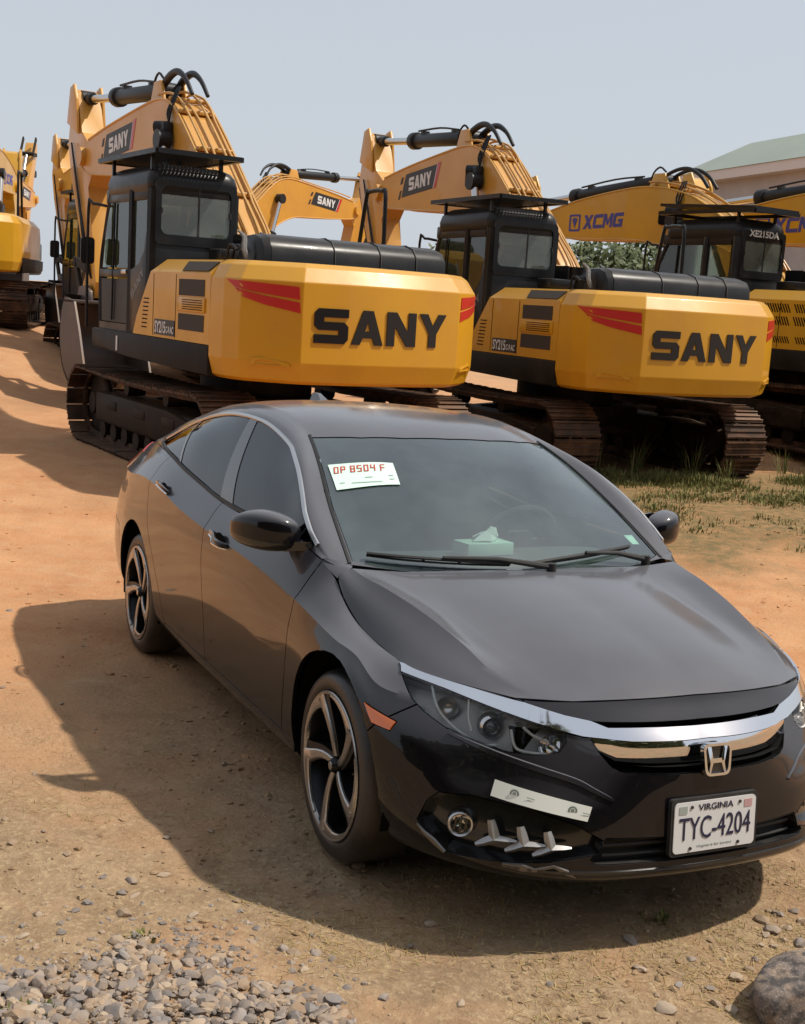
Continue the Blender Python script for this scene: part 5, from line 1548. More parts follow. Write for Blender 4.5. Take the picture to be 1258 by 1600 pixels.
    if kind == 's':
        bm = bmesh.new(); nx, ny = 40, 22
        for i in range(1, nx): bar(bm, (gx0 + (gx1 - gx0) * i / nx, gy0, gz), (gx0 + (gx1 - gx0) * i / nx, gy1, gz), .012, .026)
        for i in range(1, ny): bar(bm, (gx0, gy0 + (gy1 - gy0) * i / ny, gz - .004), (gx1, gy0 + (gy1 - gy0) * i / ny, gz - .004), .026, .008)
        build('guard_mesh', bm, CB, GR, 30)
    else:
        bm = bmesh.new(); prism(bm, [(gx0, gz + .02), (gx1, gz + .10), (gx1, gz + .14), (gx0, gz + .06)], gy0, gy1, 'Y'); build('guard_plate', bm, CB, GR, 30)
        text_mesh('roof_lettering', 'XE215DA', .1, .001, MAT['decalwhite'], Cb, basis((-.129, cy + .02, 2.90), (0, -1, 0), (0, 0, 1)), width=.62, height=.095, bold=.03)
    # mirror bracket in front of the door
    bm = bmesh.new(); tube(bm, [(1.36, y1 + .0, 2.70), (1.50, y1 + .11, 2.72), (1.60, y1 + .13, 2.66), (1.60, y1 + .13, 1.34)], .017, 8, smooth=3); build('mirror_bar', bm, MAT['hose'], Cb)
    bm = bmesh.new(); prism(bm, rrect(.16, .30, .04), 0, .03, 'Z'); xf(bm, bm.verts[:], basis((1.63, y1 + .13, 2.20), (0, -1, 0), (0, 0, 1))); build('mirror', bm, MAT['hose'], Cb)
    # exhaust stub and box behind the cab
    bm = bmesh.new(); box(bm, (-.55, .62, 2.20), (.34, .34, .12), bev=.02); cyl(bm, (-.55, .30, 2.12), (-.55, .30, 2.42), .12, n=20); build('air_intake', bm, K, E_, 40)
    bm = bmesh.new(); box(bm, (-.40, .45, 2.28), (.30, .02, .30)); build('intake_plate', bm, K, E_, 40)
    # handrail on the right side
    bm = bmesh.new(); tube(bm, [(-.10, -1.12, 2.10), (-.28, -1.12, 2.95), (-.34, -1.12, 3.02), (-.62, -1.12, 3.02), (-.70, -1.12, 2.94), (-.72, -1.12, 2.10)], .024, 8, smooth=4); build('hand_rail', bm, K, E_)
    # ---- boom
    Bo = empty('boom'); Bo.parent = E_
    up, lo = boom_profile(kind); hw = .245
    S1 = smooth_path([(x, 0, z) for x, z in up], 4); S2 = smooth_path([(x, 0, z) for x, z in lo], 4)
    prof = [(p.x, p.z) for p in S1] + [(p.x, p.z) for p in S2]
    bm = bmesh.new(); prism(bm, prof, -hw, hw, 'Y'); build('boom_body', bm, YB, Bo, 25)
    # flange lips along top and bottom edges
    bm = bmesh.new()
    for S_ in (S1, S2):
        for y in (-hw, hw): tube(bm, [(p.x, y, p.z) for p in S_], .016, 6)
    cyl(bm, (.30, -.40, 1.92), (.30, .40, 1.92), .13, n=20); cyl(bm, (lo[0][0] - .12, -.32, lo[0][1] - .02), (lo[0][0] - .12, .32, lo[0][1] - .02), .13, n=20)
    build('boom_edges', bm, YB, Bo, 40)
    bp = (2.20, 3.60) if kind == 's' else (2.15, 3.18)
    for s in (-1, 1):
        BC = empty('boom_cylinder'); BC.parent = Bo
        a = Vector((1.35, s * .42, 1.35)); b = Vector((bp[0], s * .36, bp[1])); m = a.lerp(b, .62)
        bm = bmesh.new(); cyl(bm, a, m, .095, n=20, bev=.01); cyl(bm, a.lerp(b, .58), m, .115, n=20); build('cylinder_barrel', bm, MAT['hose'], BC, 40)
        bm = bmesh.new(); cyl(bm, m, b, .055, n=16); build('cylinder_rod', bm, MAT['rod'], BC, 40)
        bm = bmesh.new(); cyl(bm, b + Vector((0, -.08, 0)), b + Vector((0, .08, 0)), .12, n=20); build('cylinder_eye', bm, MAT['hose'], BC, 40); bm = bmesh.new(); cyl(bm, a + Vector((0, -.08, 0)), a + Vector((0, .08, 0)), .12, n=20); build('cylinder_eye', bm, MAT['hose'], BC, 40)
    bm = bmesh.new(); prism(bm, rrect(.30, .22, .05), hw, hw + .03, 'Y'); xf(bm, bm.verts[:], Matrix.Translation((bp[0] + .28, 0, bp[1] + .06))); build('boom_lamp_recess', bm, MAT['void'], Bo)
    bm = bmesh.new(); cyl(bm, (bp[0] + .05, hw + .02, bp[1] + .16), (bp[0] + .18, hw + .14, bp[1] + .16), .075, n=14); box(bm, (bp[0] + .0, hw + .07, bp[1] + .12), (.14, .12, .18), bev=.02); build('work_lamp', bm, MAT['hose'], Bo, 40)
    # arm cylinder along the top
    AC = empty('arm_cylinder'); AC.parent = Bo
    if kind == 's': a, b = Vector((2.95, 0, 4.30)), Vector((6.36, 0, 4.54)); c_ = Vector((5.0, 0, 4.43))
    else: a, b = Vector((2.75, 0, 3.86)), Vector((6.6, 0, 3.55)); c_ = Vector((5.0, 0, 3.68))
    bm = bmesh.new(); cyl(bm, a, c_, .105, n=20, bev=.012); cyl(bm, c_ + (a - c_).normalized() * .16, c_, .135, n=20, bev=.01)
    tube(bm, [a.lerp(b, .12) + Vector((0, .05, .12)), a.lerp(b, .3) + Vector((0, .05, .16)), a.lerp(b, .52) + Vector((0, .05, .13))], .016, 6, smooth=3)
    for t in (.18, .5): box(bm, a.lerp(c_, t * 1.6) + Vector((0, 0, .10)), (.08, .12, .08))
    build('cylinder_barrel', bm, MAT['hose'], AC, 40)
    bm = bmesh.new(); cyl(bm, c_, b, .058, n=16); build('cylinder_rod', bm, MAT['rod'], AC, 40)
    bm = bmesh.new(); cyl(bm, b + (c_ - b).normalized() * .30, b + (c_ - b).normalized() * .02, .085, n=16); cyl(bm, b + Vector((0, -.10, 0)), b + Vector((0, .10, 0)), .12, n=20); build('cylinder_eye', bm, MAT['hose'], AC, 40); bm = bmesh.new(); cyl(bm, a + Vector((0, -.14, 0)), a + Vector((0, .14, 0)), .10, n=20); build('cylinder_eye', bm, MAT['hose'], AC, 40)
    bm = bmesh.new()
    for y in (-.15, .15): prism(bm, [(a.x - .30, a.z - .28), (a.x + .30, a.z - .28), (a.x + .12, a.z + .10), (a.x - .12, a.z + .10)], y - .02, y + .02, 'Y', bev=.01)
    build('cylinder_bracket', bm, YB, Bo, 30)
    # pipes along the back of the boom and hose loops over the bend
    bm = bmesh.new(); rnd = random.Random(5)
    for k, y in enumerate((-.21, -.15, -.04, .06, .17)):
        off = .05 + .035 * (k % 3)
        pts = []
        for i in range(0, len(S1)):
            x, z = S1[i].x, S1[i].z
            if x > 3.0 and k not in (1, 6): break
            t = (S1[min(i + 1, len(S1) - 1)] - S1[max(i - 1, 0)]).normalized(); nn = Vector((-t.z, 0, t.x))
            if nn.z < 0 and nn.x > 0: nn = -nn
            if nn.z < -.0: nn = -nn
            pts.append(Vector((x, y * (1 + (.10 if i % 8 < 4 else -.05) * (k % 2)), z)) + nn * (off + .02 * (k % 2) * math.sin(i * .35 + k)))
        tube(bm, pts[1:], .0165, 7, smooth=2)
    for i in range(4, 24, 4):
        if i < len(S1): box(bm, (S1[i].x, 0, S1[i].z + .04), (.06, .46, .05), bev=.01)
    build('boom_pipes', bm, MAT['hosey'], Bo, 50)
    bm = bmesh.new(); zt = a.z
    for k, y in enumerate((-.10, .10)):
        tube(bm, [(a.x - .02, y, zt + .02), (a.x - .14, y, zt + .09), (a.x - .38, y + .01, zt + .15), (a.x - .62, y + .02, zt + .14), (a.x - .86, y + .02, zt + .02), (a.x - 1.02, y, zt - .16)], [.040, .048, .048, .040, .028, .024] if kind == 's' else [.03] * 6, 10, smooth=4)
    tube(bm, [(a.x + .25, .12, zt - .05), (a.x + .16, .14, zt + .12), (a.x + .02, .14, zt + .20), (a.x - .1, .12, zt + .12)], .016, 6, smooth=3)
    build('hose_loops', bm, MAT['hose'], Bo, 50)
    bm = bmesh.new()
    for k, (x, z) in enumerate(((2.0, 3.0), (1.75, 3.35), (1.4, 3.0))):
        tube(bm, [(bp[0], hw + .04, bp[1] + .22), (bp[0] - .05 + .06 * k, hw + .03, bp[1] + .36), (bp[0] + .04 * k, hw * .6, zt - .05)], .014, 6, smooth=3)
    build('lamp_cables', bm, MAT['hose'], Bo, 50)
    # maker's sign on both flanks
    if kind == 's':
        for s in (1, -1):
            Mx = SIDE_L(4.22, hw + .001, 3.73) if s > 0 else SIDE_R(4.22, -hw - .001, 3.73)
            tilt = RZ(math.radians(4.5 if s > 0 else -4.5))
            sgn = 1
            bm = bmesh.new(); prism(bm, [(-.60, -.17), (-.42, -.17 + .0), (.50, -.17), (.64, .17), (-.44, .17), (-.52, .02)], 0, .004, 'Z'); xf(bm, bm.verts[:], Mx @ tilt); sg = build('boom_sign', bm, MAT['decalblack'], Bo)
            bm = bmesh.new(); prism(bm, [(.52, -.17), (.60, -.17), (.76, .19), (.66, .19)], 0, .004, 'Z'); xf(bm, bm.verts[:], Mx @ tilt); build('sign_red_stripe', bm, MAT['decalred'], sg)
            bm = bmesh.new(); word(bm, 'SANY', .78, .20, .003, .12, .04); xf(bm, bm.verts[:], Mx @ tilt @ Matrix.Translation((.06, 0, .004))); build('sign_lettering', bm, MAT['decalwhite'], sg, 20)
            bm = bmesh.new(); prism(bm, [(-.72, -.19), (-.66, -.19), (-.60, -.06), (-.66, -.06)], 0, .004, 'Z'); prism(bm, [(-.66, .04), (-.58, .04), (-.53, .14), (-.60, .14)], 0, .004, 'Z'); xf(bm, bm.verts[:], Mx @ tilt); build('sign_chips', bm, MAT['decalblack'], sg)
            bm = bmesh.new(); prism(bm, [(.50, -.17), (.515, -.17), (.655, .17), (.64, .17)], 0, .005, 'Z'); xf(bm, bm.verts[:], Mx @ tilt); build('sign_white_edge', bm, MAT['decalwhite'], sg)
    else:
        for s in (1, -1):
            Mx = SIDE_L(4.08, hw + .001, 3.22) if s > 0 else SIDE_R(4.08, -hw - .001, 3.22)
            bm = bmesh.new(); word(bm, 'XCMG', .98, .235, .003, .06, .16); xf(bm, bm.verts[:], Mx @ Matrix.Translation((.16, 0, 0)) @ RZ(.03)); sg = build('boom_lettering', bm, MAT['decalblue'], Bo, 20)
            bm = bmesh.new(); o = rrect(.29, .29, .03); i_ = rrect(.21, .22, .02)
            A0 = [bm.verts.new((x, y, 0)) for x, y in o]; B0 = [bm.verts.new((x, y, 0)) for x, y in i_]; A1 = [bm.verts.new((x, y, .004)) for x, y in o]; B1 = [bm.verts.new((x, y, .004)) for x, y in i_]
            for k in range(len(o)):
                j = (k + 1) % len(o)
                for p, q in ((A0, B0), (B0, B1), (B1, A1), (A1, A0)): bm.faces.new((p[k], p[j], q[j], q[k]))
            prism(bm, [(-.07, .06), (-.03, .085), (.03, .085), (.07, .06), (.03, -.02), (0, -.09), (-.03, -.02)], 0, .004, 'Z')
            xf(bm, bm.verts[:], Mx @ Matrix.Translation((-.56, -.02, 0))); build('boom_emblem', bm, MAT['decalblue'], sg, 20)
    # ---- stick and bucket
    St = empty('stick'); St.parent = E_
    dz = 0 if kind == 's' else -.6
    sp_ = [(6.30, 4.62), (6.44, 4.68), (6.58, 4.58), (6.74, 3.9), (6.55, 3.40), (5.66, 1.85), (5.54, 1.62), (5.36, 1.62), (5.28, 1.85), (5.62, 2.9), (5.72, 3.22), (5.50, 3.42), (5.48, 3.66), (5.72, 3.84), (6.05, 4.02)]
    sp_ = [(x, z + dz * (1 if z > 2.5 else 0)) for x, z in sp_]
    bm = bmesh.new(); prism(bm, sp_, -.17, .17, 'Y', bev=.012); build('stick_body', bm, YB, St, 25)
    bm = bmesh.new()
    for y in (-.20, .20): prism(bm, [(6.22, 4.52 + dz), (6.34, 4.74 + dz), (6.52, 4.70 + dz), (6.66, 4.2 + dz), (6.12, 4.0 + dz)], y - .02, y + .02, 'Y', bev=.008)
    build('stick_ears', bm, YB, St, 25)
    BK = empty('bucket_cylinder'); BK.parent = St
    a, b = Vector((6.92, 0, 3.80 + dz)), Vector((6.12, 0, 2.15)); m = a.lerp(b, .6)
    bm = bmesh.new(); cyl(bm, a, m, .085, n=16, bev=.01); build('cylinder_barrel', bm, MAT['hose'], BK, 40)
    bm = bmesh.new(); cyl(bm, m, b, .05, n=16); build('cylinder_rod', bm, MAT['rod'], BK, 40)
    bm = bmesh.new()
    for y in (-.21, .21): bar(bm, (5.58, y, 2.05), (6.12, y, 2.15), .05, .12); bar(bm, (6.12, y, 2.15), (5.74, y, 1.52), .05, .12)
    cyl(bm, (6.12, -.24, 2.14), (6.12, .24, 2.14), .07, n=14); build('bucket_link', bm, G_, St, 40)
    bm = bmesh.new()
    for k in range(3): tube(bm, [(6.5, .19, 3.9 + dz), (6.02 + .02 * k, .2, 3.0), (5.60, .19 + .02 * k, 2.2), (5.46, .18, 1.9)], .014, 6, smooth=4)
    build('stick_hoses', bm, MAT['hose'], St)
    Bk = empty('bucket'); Bk.parent = E_
    w = .50; bx = -1.58
    outer = [(6.85, 1.56), (7.25, 1.62), (7.42, 1.40), (7.50, 1.05), (7.40, .68), (7.12, .42), (6.72, .32), (6.25, .40)]
    S = smooth_path([(x, 0, z) for x, z in outer[1:]], 4)
    bm = bmesh.new(); R = []
    for y in (-w, w): R.append([Vector((p.x, y, p.z)) for p in S] + [Vector((p.x - .03, y, p.z + .03)) for p in S[::-1]])
    hull_rings(bm, R)
    for y in (-w, w - .03):
        prism(bm, [(p.x, p.z) for p in S] + [(6.20, .46), (6.55, 1.15), (6.80, 1.56)], y, y + .03, 'Y')
    box(bm, (7.05, 0, 1.56), (.50, 2 * w, .05), bev=.01)
    xf(bm, bm.verts[:], Matrix.Translation((bx, 0, 0))); build('bucket_shell', bm, MAT['bucket'], Bk, 40)
    bm = bmesh.new()
    for y in (-.24, .24): prism(bm, [(6.80, 1.56), (7.42, 1.58), (7.34, 1.78), (7.0, 1.80), (6.85, 1.72)], y - .03, y + .03, 'Y', bev=.01)
    xf(bm, bm.verts[:], Matrix.Translation((bx, 0, 0))); build('bucket_ears', bm, MAT['bucket'], Bk, 40)
    for k in range(5):
        y = -w + .05 + k * (2 * w - .1) / 4; bm = bmesh.new(); hull_rings(bm, [[(6.30, y - .05, .36), (6.30, y + .05, .36), (6.30, y + .05, .46), (6.30, y - .05, .46)], [(6.02, y - .02, .47), (6.02, y + .02, .47), (6.02, y + .02, .50), (6.02, y - .02, .50)]]); xf(bm, bm.verts[:], Matrix.Translation((bx, 0, 0))); build('bucket_tooth', bm, MAT['bucket'], Bk, 30)
    return E_

def place(x, y, yaw, dz=0.0, s=1.0, z=None):
    zz = float(ground_z(x, y)) if z is None else z
    return Matrix.Translation((x, y, zz + dz)) @ RZ(math.radians(yaw)) @ Matrix.Scale(s, 4)
GRP = 'yellow excavators parked in rows across the yard'
E1 = make_excavator('excavator', place(-1.72, 13.73, 122.14, z=0), 'left excavator of the front row, mesh guard over its black cab, tallest boom', GRP)
E2 = copy_tree(E1)
for o_ in E2.children_recursive:      # this one is pushed a little differently: boom cylinder lamp and rope sag
    if o_.name.startswith('rope') or o_.name.startswith('hose_loops'): o_.rotation_euler = (0, math.radians(.6), 0); E2.matrix_world = place(2.0, 15.94, 116.05, z=-.03)
E2['label'] = 'middle excavator of the front row, its counterweight second from the left'
E3 = make_excavator('excavator', place(5.5, 18.4, 124, z=.2), 'right excavator with blue lettering on its boom and slanted vents in its side', GRP, kind='x')
def far(src, x, y, yaw, label, z=None, s=1.0):
    o = copy_tree(src); o.matrix_world = place(x, y, yaw, z=z, s=s); o['label'] = label; return o
def child(o, nm): return next(c for c in o.children if c.name.split('.')[0] == nm)
far(E1, -4.5, 21.9, 121, 'excavator mostly hidden behind the left front one, bucket showing beside the black cab', z=.2)
far(E1, -5.0, 29.8, 58, 'distant excavator whose boom points right, between the left and middle ones')
far(E3, 8.3, 16.6, 124, 'excavator at the right edge behind the blue-lettered one, below the pale building', z=.2)
far(E3, -9.25, 25.5, 100, 'distant excavator cut off by the left edge, seen from behind on rising ground')
e8 = far(E1, -13.0, 37.5, 95, 'farthest excavator at the left, its stick standing straight up against the sky')
st = child(e8, 'stick'); pv = Matrix.Translation((5.62, 0, 3.6))
st.matrix_local = pv @ RY(math.radians(-172)) @ pv.inverted()
for o_ in [child(e8, 'bucket')] + list(child(e8, 'bucket').children): D.objects.remove(o_)
# ------------------------------------------------------------------ building, trees
MAT['wall'] = worn('painted_wall', (.46, .40, .37), (.40, .35, .32), 1.2, .85, dust=((.4, .3, .2), .2, .1))
MAT['fascia'] = simple('pale_fascia', (.66, .58, .54), .7)
MAT['roofgreen'] = worn('green_roof_sheet', (.27, .31, .26), (.31, .35, .30), .6, .6)
Bd = empty('hall_building', Matrix.Translation((10.6, 50.1, 0)) @ RZ(math.radians(-71.6)), 'long pale building with a green hipped roof behind the excavators at the right', 'building')
bm = bmesh.new(); box(bm, (7.5, 1.6, 3.55), (15, 3.2, 7.1)); build('wall', bm, MAT['wall'], Bd)
def slab(z0, z1, o): return [[(-o, -o, z0), (15 + o, -o, z0), (15 + o, 3.2 + o, z0), (-o, 3.2 + o, z0)], [(-o, -o, z1), (15 + o, -o, z1), (15 + o, 3.2 + o, z1), (-o, 3.2 + o, z1)]]
bm = bmesh.new(); hull_rings(bm, slab(7.1, 7.45, .5)); build('fascia', bm, MAT['fascia'], Bd)
bm = bmesh.new(); hull_rings(bm, slab(6.2, 6.35, .06)); build('band', bm, MAT['fascia'], Bd)
bm = bmesh.new(); A = [bm.verts.new(p) for p in ((-.55, -.55, 7.455), (15.55, -.55, 7.455), (15.55, 3.75, 7.455), (-.55, 3.75, 7.455))]; B_ = [bm.verts.new(p) for p in ((1.4, 1.6, 8.75), (13.6, 1.6, 8.75))]
for f in ((A[0], A[1], B_[1], B_[0]), (A[1], A[2], B_[1]), (A[2], A[3], B_[0], B_[1]), (A[3], A[0], B_[0]), (A[3], A[2], A[1], A[0])): bm.faces.new(f)
rf = build('roof', bm, MAT['roofgreen'], Bd, 10)
for k in range(4):
    bm = bmesh.new(); box(bm, (2.2 + k * 3.6, -.02, 4.6), (1.7, .10, 1.5)); wn = build('window', bm, MAT['fascia'], Bd)
    bm = bmesh.new(); box(bm, (2.2 + k * 3.6, -.09, 4.6), (1.5, .06, 1.3)); build('pane', bm, MAT['tint'], wn)

def leaf_mat(name, a, b_):
    m, nt, b = newmat(name)
    g = N(nt, 'ShaderNodeNewGeometry'); n = noise(nt, 1.1, 3, .6, g.outputs['Position'])
    col = mixc(nt, mapr(nt, n, .35, .65), a, b_); col = mixc(nt, mapr(nt, g.outputs['Random Per Island'], 0, 1, 0, .5), col, (.10, .12, .035))
    nt.links.new(col, b.inputs['Base Color']); b.inputs['Roughness'].default_value = .7
    return m
MAT['leaf'] = leaf_mat('foliage', (.060, .085, .032), (.105, .13, .055))
MAT['bark'] = worn('bark', (.09, .065, .045), (.14, .10, .07), 5, .9)
def tree(x, y, h, r, seed, label):
    rnd = random.Random(seed); z = float(ground_z(x, y))
    T_ = empty('tree', Matrix.Translation((x, y, z)), label, 'tree', 'trees beyond the excavators')
    bm = bmesh.new(); tube(bm, [(0, 0, -.1), (.1, 0, h * .25), (0, .1, h * .55), (.1, 0, h * .8)], [.22, .17, .12, .04], 8, smooth=3)
    for k in range(6):
        a = rnd.uniform(0, 2 * PI); l = r * rnd.uniform(.4, .7); z0 = h * rnd.uniform(.25, .5); tube(bm, [(0, 0, z0), (l * .5 * math.cos(a), l * .5 * math.sin(a), z0 + h * .15), (l * math.cos(a), l * math.sin(a), z0 + h * .3)], [.09, .06, .02], 6, smooth=2)
    build('trunk', bm, MAT['bark'], T_)
    bm = bmesh.new()
    blobs = [(Vector((rnd.uniform(-1, 1) * r * .75, rnd.uniform(-1, 1) * r * .75, h * rnd.uniform(.18, .85))), r * rnd.uniform(.28, .5)) for _ in range(26)]
    for c, br in blobs:
        for _ in range(150):
            d = Vector((rnd.gauss(0, 1), rnd.gauss(0, 1), rnd.gauss(0, 1))).normalized() * br * rnd.uniform(.55, 1.05); p = c + d
            if p.z < .1: continue
            s_ = rnd.uniform(.10, .20); u = Vector((rnd.gauss(0, 1), rnd.gauss(0, 1), rnd.gauss(0, 1))).normalized(); w_ = u.orthogonal().normalized()
            bm.faces.new([bm.verts.new(p + u * s_), bm.verts.new(p + w_ * s_ * .6), bm.verts.new(p - u * s_), bm.verts.new(p - w_ * s_ * .6)])
    build('crown', bm, MAT['leaf'], T_, None, recalc=False)
for i, (x, y, h, r, lb) in enumerate(((6.2, 47, 4.6, 2.6, 'bushy green tree seen under the left end of the blue-lettered boom'), (9.6, 46, 4.9, 2.8, 'bushy green tree seen under the middle of the blue-lettered boom'), (13.2, 48, 4.7, 2.8, 'bushy green tree just left of the rightmost black cab'))):
    tree(x, y, h, r, 40 + i, lb)
tree(2.6, 52, 4.2, 2.6, 47, 'small distant tree behind the middle black cab')

# ------------------------------------------------------------------ stones
MAT['stone'] = None
def stone_mat(name, a, b_, sc_=18, speck=None):
    m, nt, b = newmat(name)
    g = N(nt, 'ShaderNodeNewGeometry'); P = g.outputs['Position']; n = noise(nt, sc_, 5, .65, P)
    col = mixc(nt, g.outputs['Random Per Island'], a, b_); col = mixc(nt, mapr(nt, n, .35, .7, 0, .7), col, (.36, .25, .16))
    if speck:
        v = N(nt, 'ShaderNodeTexVoronoi'); v.inputs['Scale'].default_value = 130; nt.links.new(P, v.inputs['Vector'])
        col = mixc(nt, mapr(nt, v.outputs['Distance'], .10, .32, 1, 0), col, speck)
        col = mixc(nt, mapr(nt, noise(nt, 30, 3, .6, P), .45, .62), col, (.07, .062, .060))
    nt.links.new(col, b.inputs['Base Color']); b.inputs['Roughness'].default_value = .9; b.inputs['Specular IOR Level'].default_value = .25
    bump(nt, b, noise(nt, sc_ * 6, 4, .7, P), .5, .004)
    return m
MAT['stone'] = stone_mat('gravel_stone', (.30, .27, .25), (.12, .11, .11))
MAT['stonepale'] = stone_mat('pale_stone', (.42, .34, .26), (.26, .18, .12))
MAT['rock'] = stone_mat('granite', (.15, .13, .125), (.15, .13, .125), 14, (.42, .36, .34))
def _ico(k):
    b = bmesh.new(); bmesh.ops.create_icosphere(b, subdivisions=k, radius=1); b.verts.index_update()
    r = (np.array([v.co[:] for v in b.verts]), [[v.index for v in f.verts] for f in b.faces]); b.free(); return r
ICO = {k: _ico(k) for k in (1, 2, 3, 4)}
class Soup:
    def __init__(self): self.V = []; self.F = []; self.n = 0
    def add(self, v, f): self.V.append(v); self.F += [[i + self.n for i in q] for q in f]; self.n += len(v)
    def build(self, name, mat, ang=25):
        me = D.meshes.new(name); me.from_pydata(np.concatenate(self.V).tolist(), [], self.F); me.materials.append(mat)
        if ang is not None: me.shade_smooth(); me.set_sharp_from_angle(angle=math.radians(ang))
        return link(name, me)
def rock_pts(c, s_, rnd, sub=1, rough=.35):
    v, f = ICO[sub]; v = v.copy(); off = Vector((rnd.uniform(0, 99), rnd.uniform(0, 99), 0))
    if sub > 1: v *= (1 + rough * np.array([mn.noise(Vector(p) * 1.2 + off) for p in v]))[:, None]
    else: v *= np.array([rnd.uniform(.8, 1.15) for _ in v])[:, None]
    for _ in range(5):
        n_ = np.array([rnd.gauss(0, 1) for _ in range(3)]); n_ /= np.linalg.norm(n_); k = np.maximum(0, v @ n_ - rnd.uniform(.45, .85)); v -= np.outer(k * .85, n_)
    v *= np.array(s_); a = rnd.uniform(0, 6.28); t = rnd.uniform(-.5, .5)
    R = np.array(Matrix.Rotation(a, 3, 'Z') @ Matrix.Rotation(t, 3, 'X'))
    return v @ R.T + np.array(c), f
def px_ground(u, v):
    d = FW + RW * ((u - 629) / F_PX) - UW * ((v - 800) / F_PX); t = H_CAM / -d.z
    for _ in range(5):
        p = CAM_POS + d * t; t += (p.z - gz(p.x, p.y)) / -d.z
    p = CAM_POS + d * t; return p.x, p.y
rnd = random.Random(11)
def in_pile(u, v):
    """thickness of the gravel spread at a spot measured from the bottom of the photo"""
    top = np.interp(u, [-60, 0, 150, 330, 450, 520, 600], [1400, 1490, 1485, 1462, 1500, 1560, 1640])
    return (v - top) / 60.0
cor = [px_ground(u, v) for u, v in ((-80, 1400), (620, 1400), (620, 1720), (-80, 1720))]
gx0, gx1 = min(c[0] for c in cor), max(c[0] for c in cor); gy0, gy1 = min(c[1] for c in cor), max(c[1] for c in cor)
def to_px(x, y, z):
    d = Vector((x, y, z)) - CAM_POS; w_ = d.dot(FW); return 629 + F_PX * d.dot(RW) / w_, 800 - F_PX * d.dot(UW) / w_
sp_ = Soup(); sq = Soup()
for _ in range(16000):
    x, y = rnd.uniform(gx0, gx1), rnd.uniform(gy0 - .3, gy1); z = gz(x, y); u, v = to_px(x, y, z); k = in_pile(u, v) + mn.noise(Vector((x * 5, y * 5, 4))) * .9
    if k < 0 and rnd.random() > max(0, .16 + k * .10): continue
    if k >= 0 and rnd.random() > .26 + min(.5, k * .35): continue
    r = rnd.choice([.004, .005, .007, .008, .010, .012, .015, .020]) * rnd.uniform(.75, 1.25) * (1.05 if k > .3 else .7)
    h = min(.02, max(0, k) * .010) * rnd.random()
    (sp_ if rnd.random() < .6 else sq).add(*rock_pts((x, y, z + r * rnd.uniform(-.25, .25) + h), (r * rnd.uniform(.9, 1.6), r, r * rnd.uniform(.45, .8)), rnd, 1 if r < .014 else 2))
tag(sp_.build('gravel', MAT['stone'], 22), None, None, None, 'stuff'); tag(sq.build('gravel', MAT['stonepale'], 22), None, None, None, 'stuff')
sc_ = Soup()      # clods and crumbs of the same red earth
for _ in range(5200):
    u, v = rnd.uniform(-80, 1340), 700 + 950 * rnd.random() ** .8
    x, y = px_ground(u, v)
    if mn.noise(Vector((x * 1.1, y * 1.1, 6))) < rnd.uniform(-.4, .3): continue
    r = rnd.choice([.003, .004, .005, .007, .010]) * rnd.uniform(.7, 1.3) * (1 + .10 * y)
    sc_.add(*rock_pts((x, y, gz(x, y)), (r * rnd.uniform(1, 1.6), r, r * rnd.uniform(.4, .8)), rnd, 1))
tag(sc_.build('dirt_clods', MAT['ground'], 40), None, None, None, 'stuff')
# loose stones one could pick up
spots = [(205,1378,.018),(160,1372,.014),(105,1335,.014),(195,1430,.020),(135,1412,.015),(118,1424,.011),(60,1430,.014),(20,1318,.016),(8,1280,.012),(262,1310,.011),(255,1368,.015),(190,1396,.017),(68,1300,.010),(15,955,.016),(5,1075,.014),(560,1355,.022),(545,1348,.013),(675,1445,.018),(640,1480,.012),(985,1470,.020),(1000,1515,.018),(1040,1580,.024),(1080,1500,.016),(1150,1530,.020),(1120,1570,.016),(1165,1555,.014),(1190,1440,.022),(1215,1430,.018),(1205,1455,.026),(1230,1452,.018),(1248,1475,.020),(1210,1480,.014),(1180,1500,.012),(1250,1440,.016),(930,1395,.012),(1050,1390,.010),(330,1300,.012),(270,1165,.010),(350,1195,.013),(420,1250,.010),(95,1100,.012),(55,1210,.010),(150,1140,.009),(130,1010,.012),(300,1480,.016),(360,1460,.014),(1195,1462,.016),(1222,1470,.014),(1238,1500,.015),(1188,1478,.011),(1202,1425,.013),(1240,1425,.017),(1170,1515,.013),(1130,1500,.010),(1145,1580,.018),(1110,1545,.012),(1060,1540,.013),(1025,1555,.010),(600,1560,.014),(720,1570,.014),(860,1540,.013),(520,1500,.011)]
for u, v, r in spots:
    x, y = px_ground(u, v); z = gz(x, y); q_ = Soup(); q_.add(*rock_pts((0, 0, 0), (r * rnd.uniform(1.0, 1.5), r, r * rnd.uniform(.55, .75)), rnd, 2))
    o = q_.build('stone', MAT['stonepale' if rnd.random() < .6 else 'stone']); o.location = (x, y, z + r * .2)
    tag(o, 'small loose stone lying on the dry dirt', 'stone', 'loose stones on the dirt around the sedan')
x, y = px_ground(1246, 1580); q_ = Soup(); q_.add(*rock_pts((0, 0, 0), (.175, .125, .090), random.Random(5), 4, .25))
o = q_.build('rock', MAT['rock'], 40); o.location = (x + .005, y + .03, gz(x, y) + .045); tag(o, 'big speckled grey rock at the bottom right corner of the photo', 'rock')

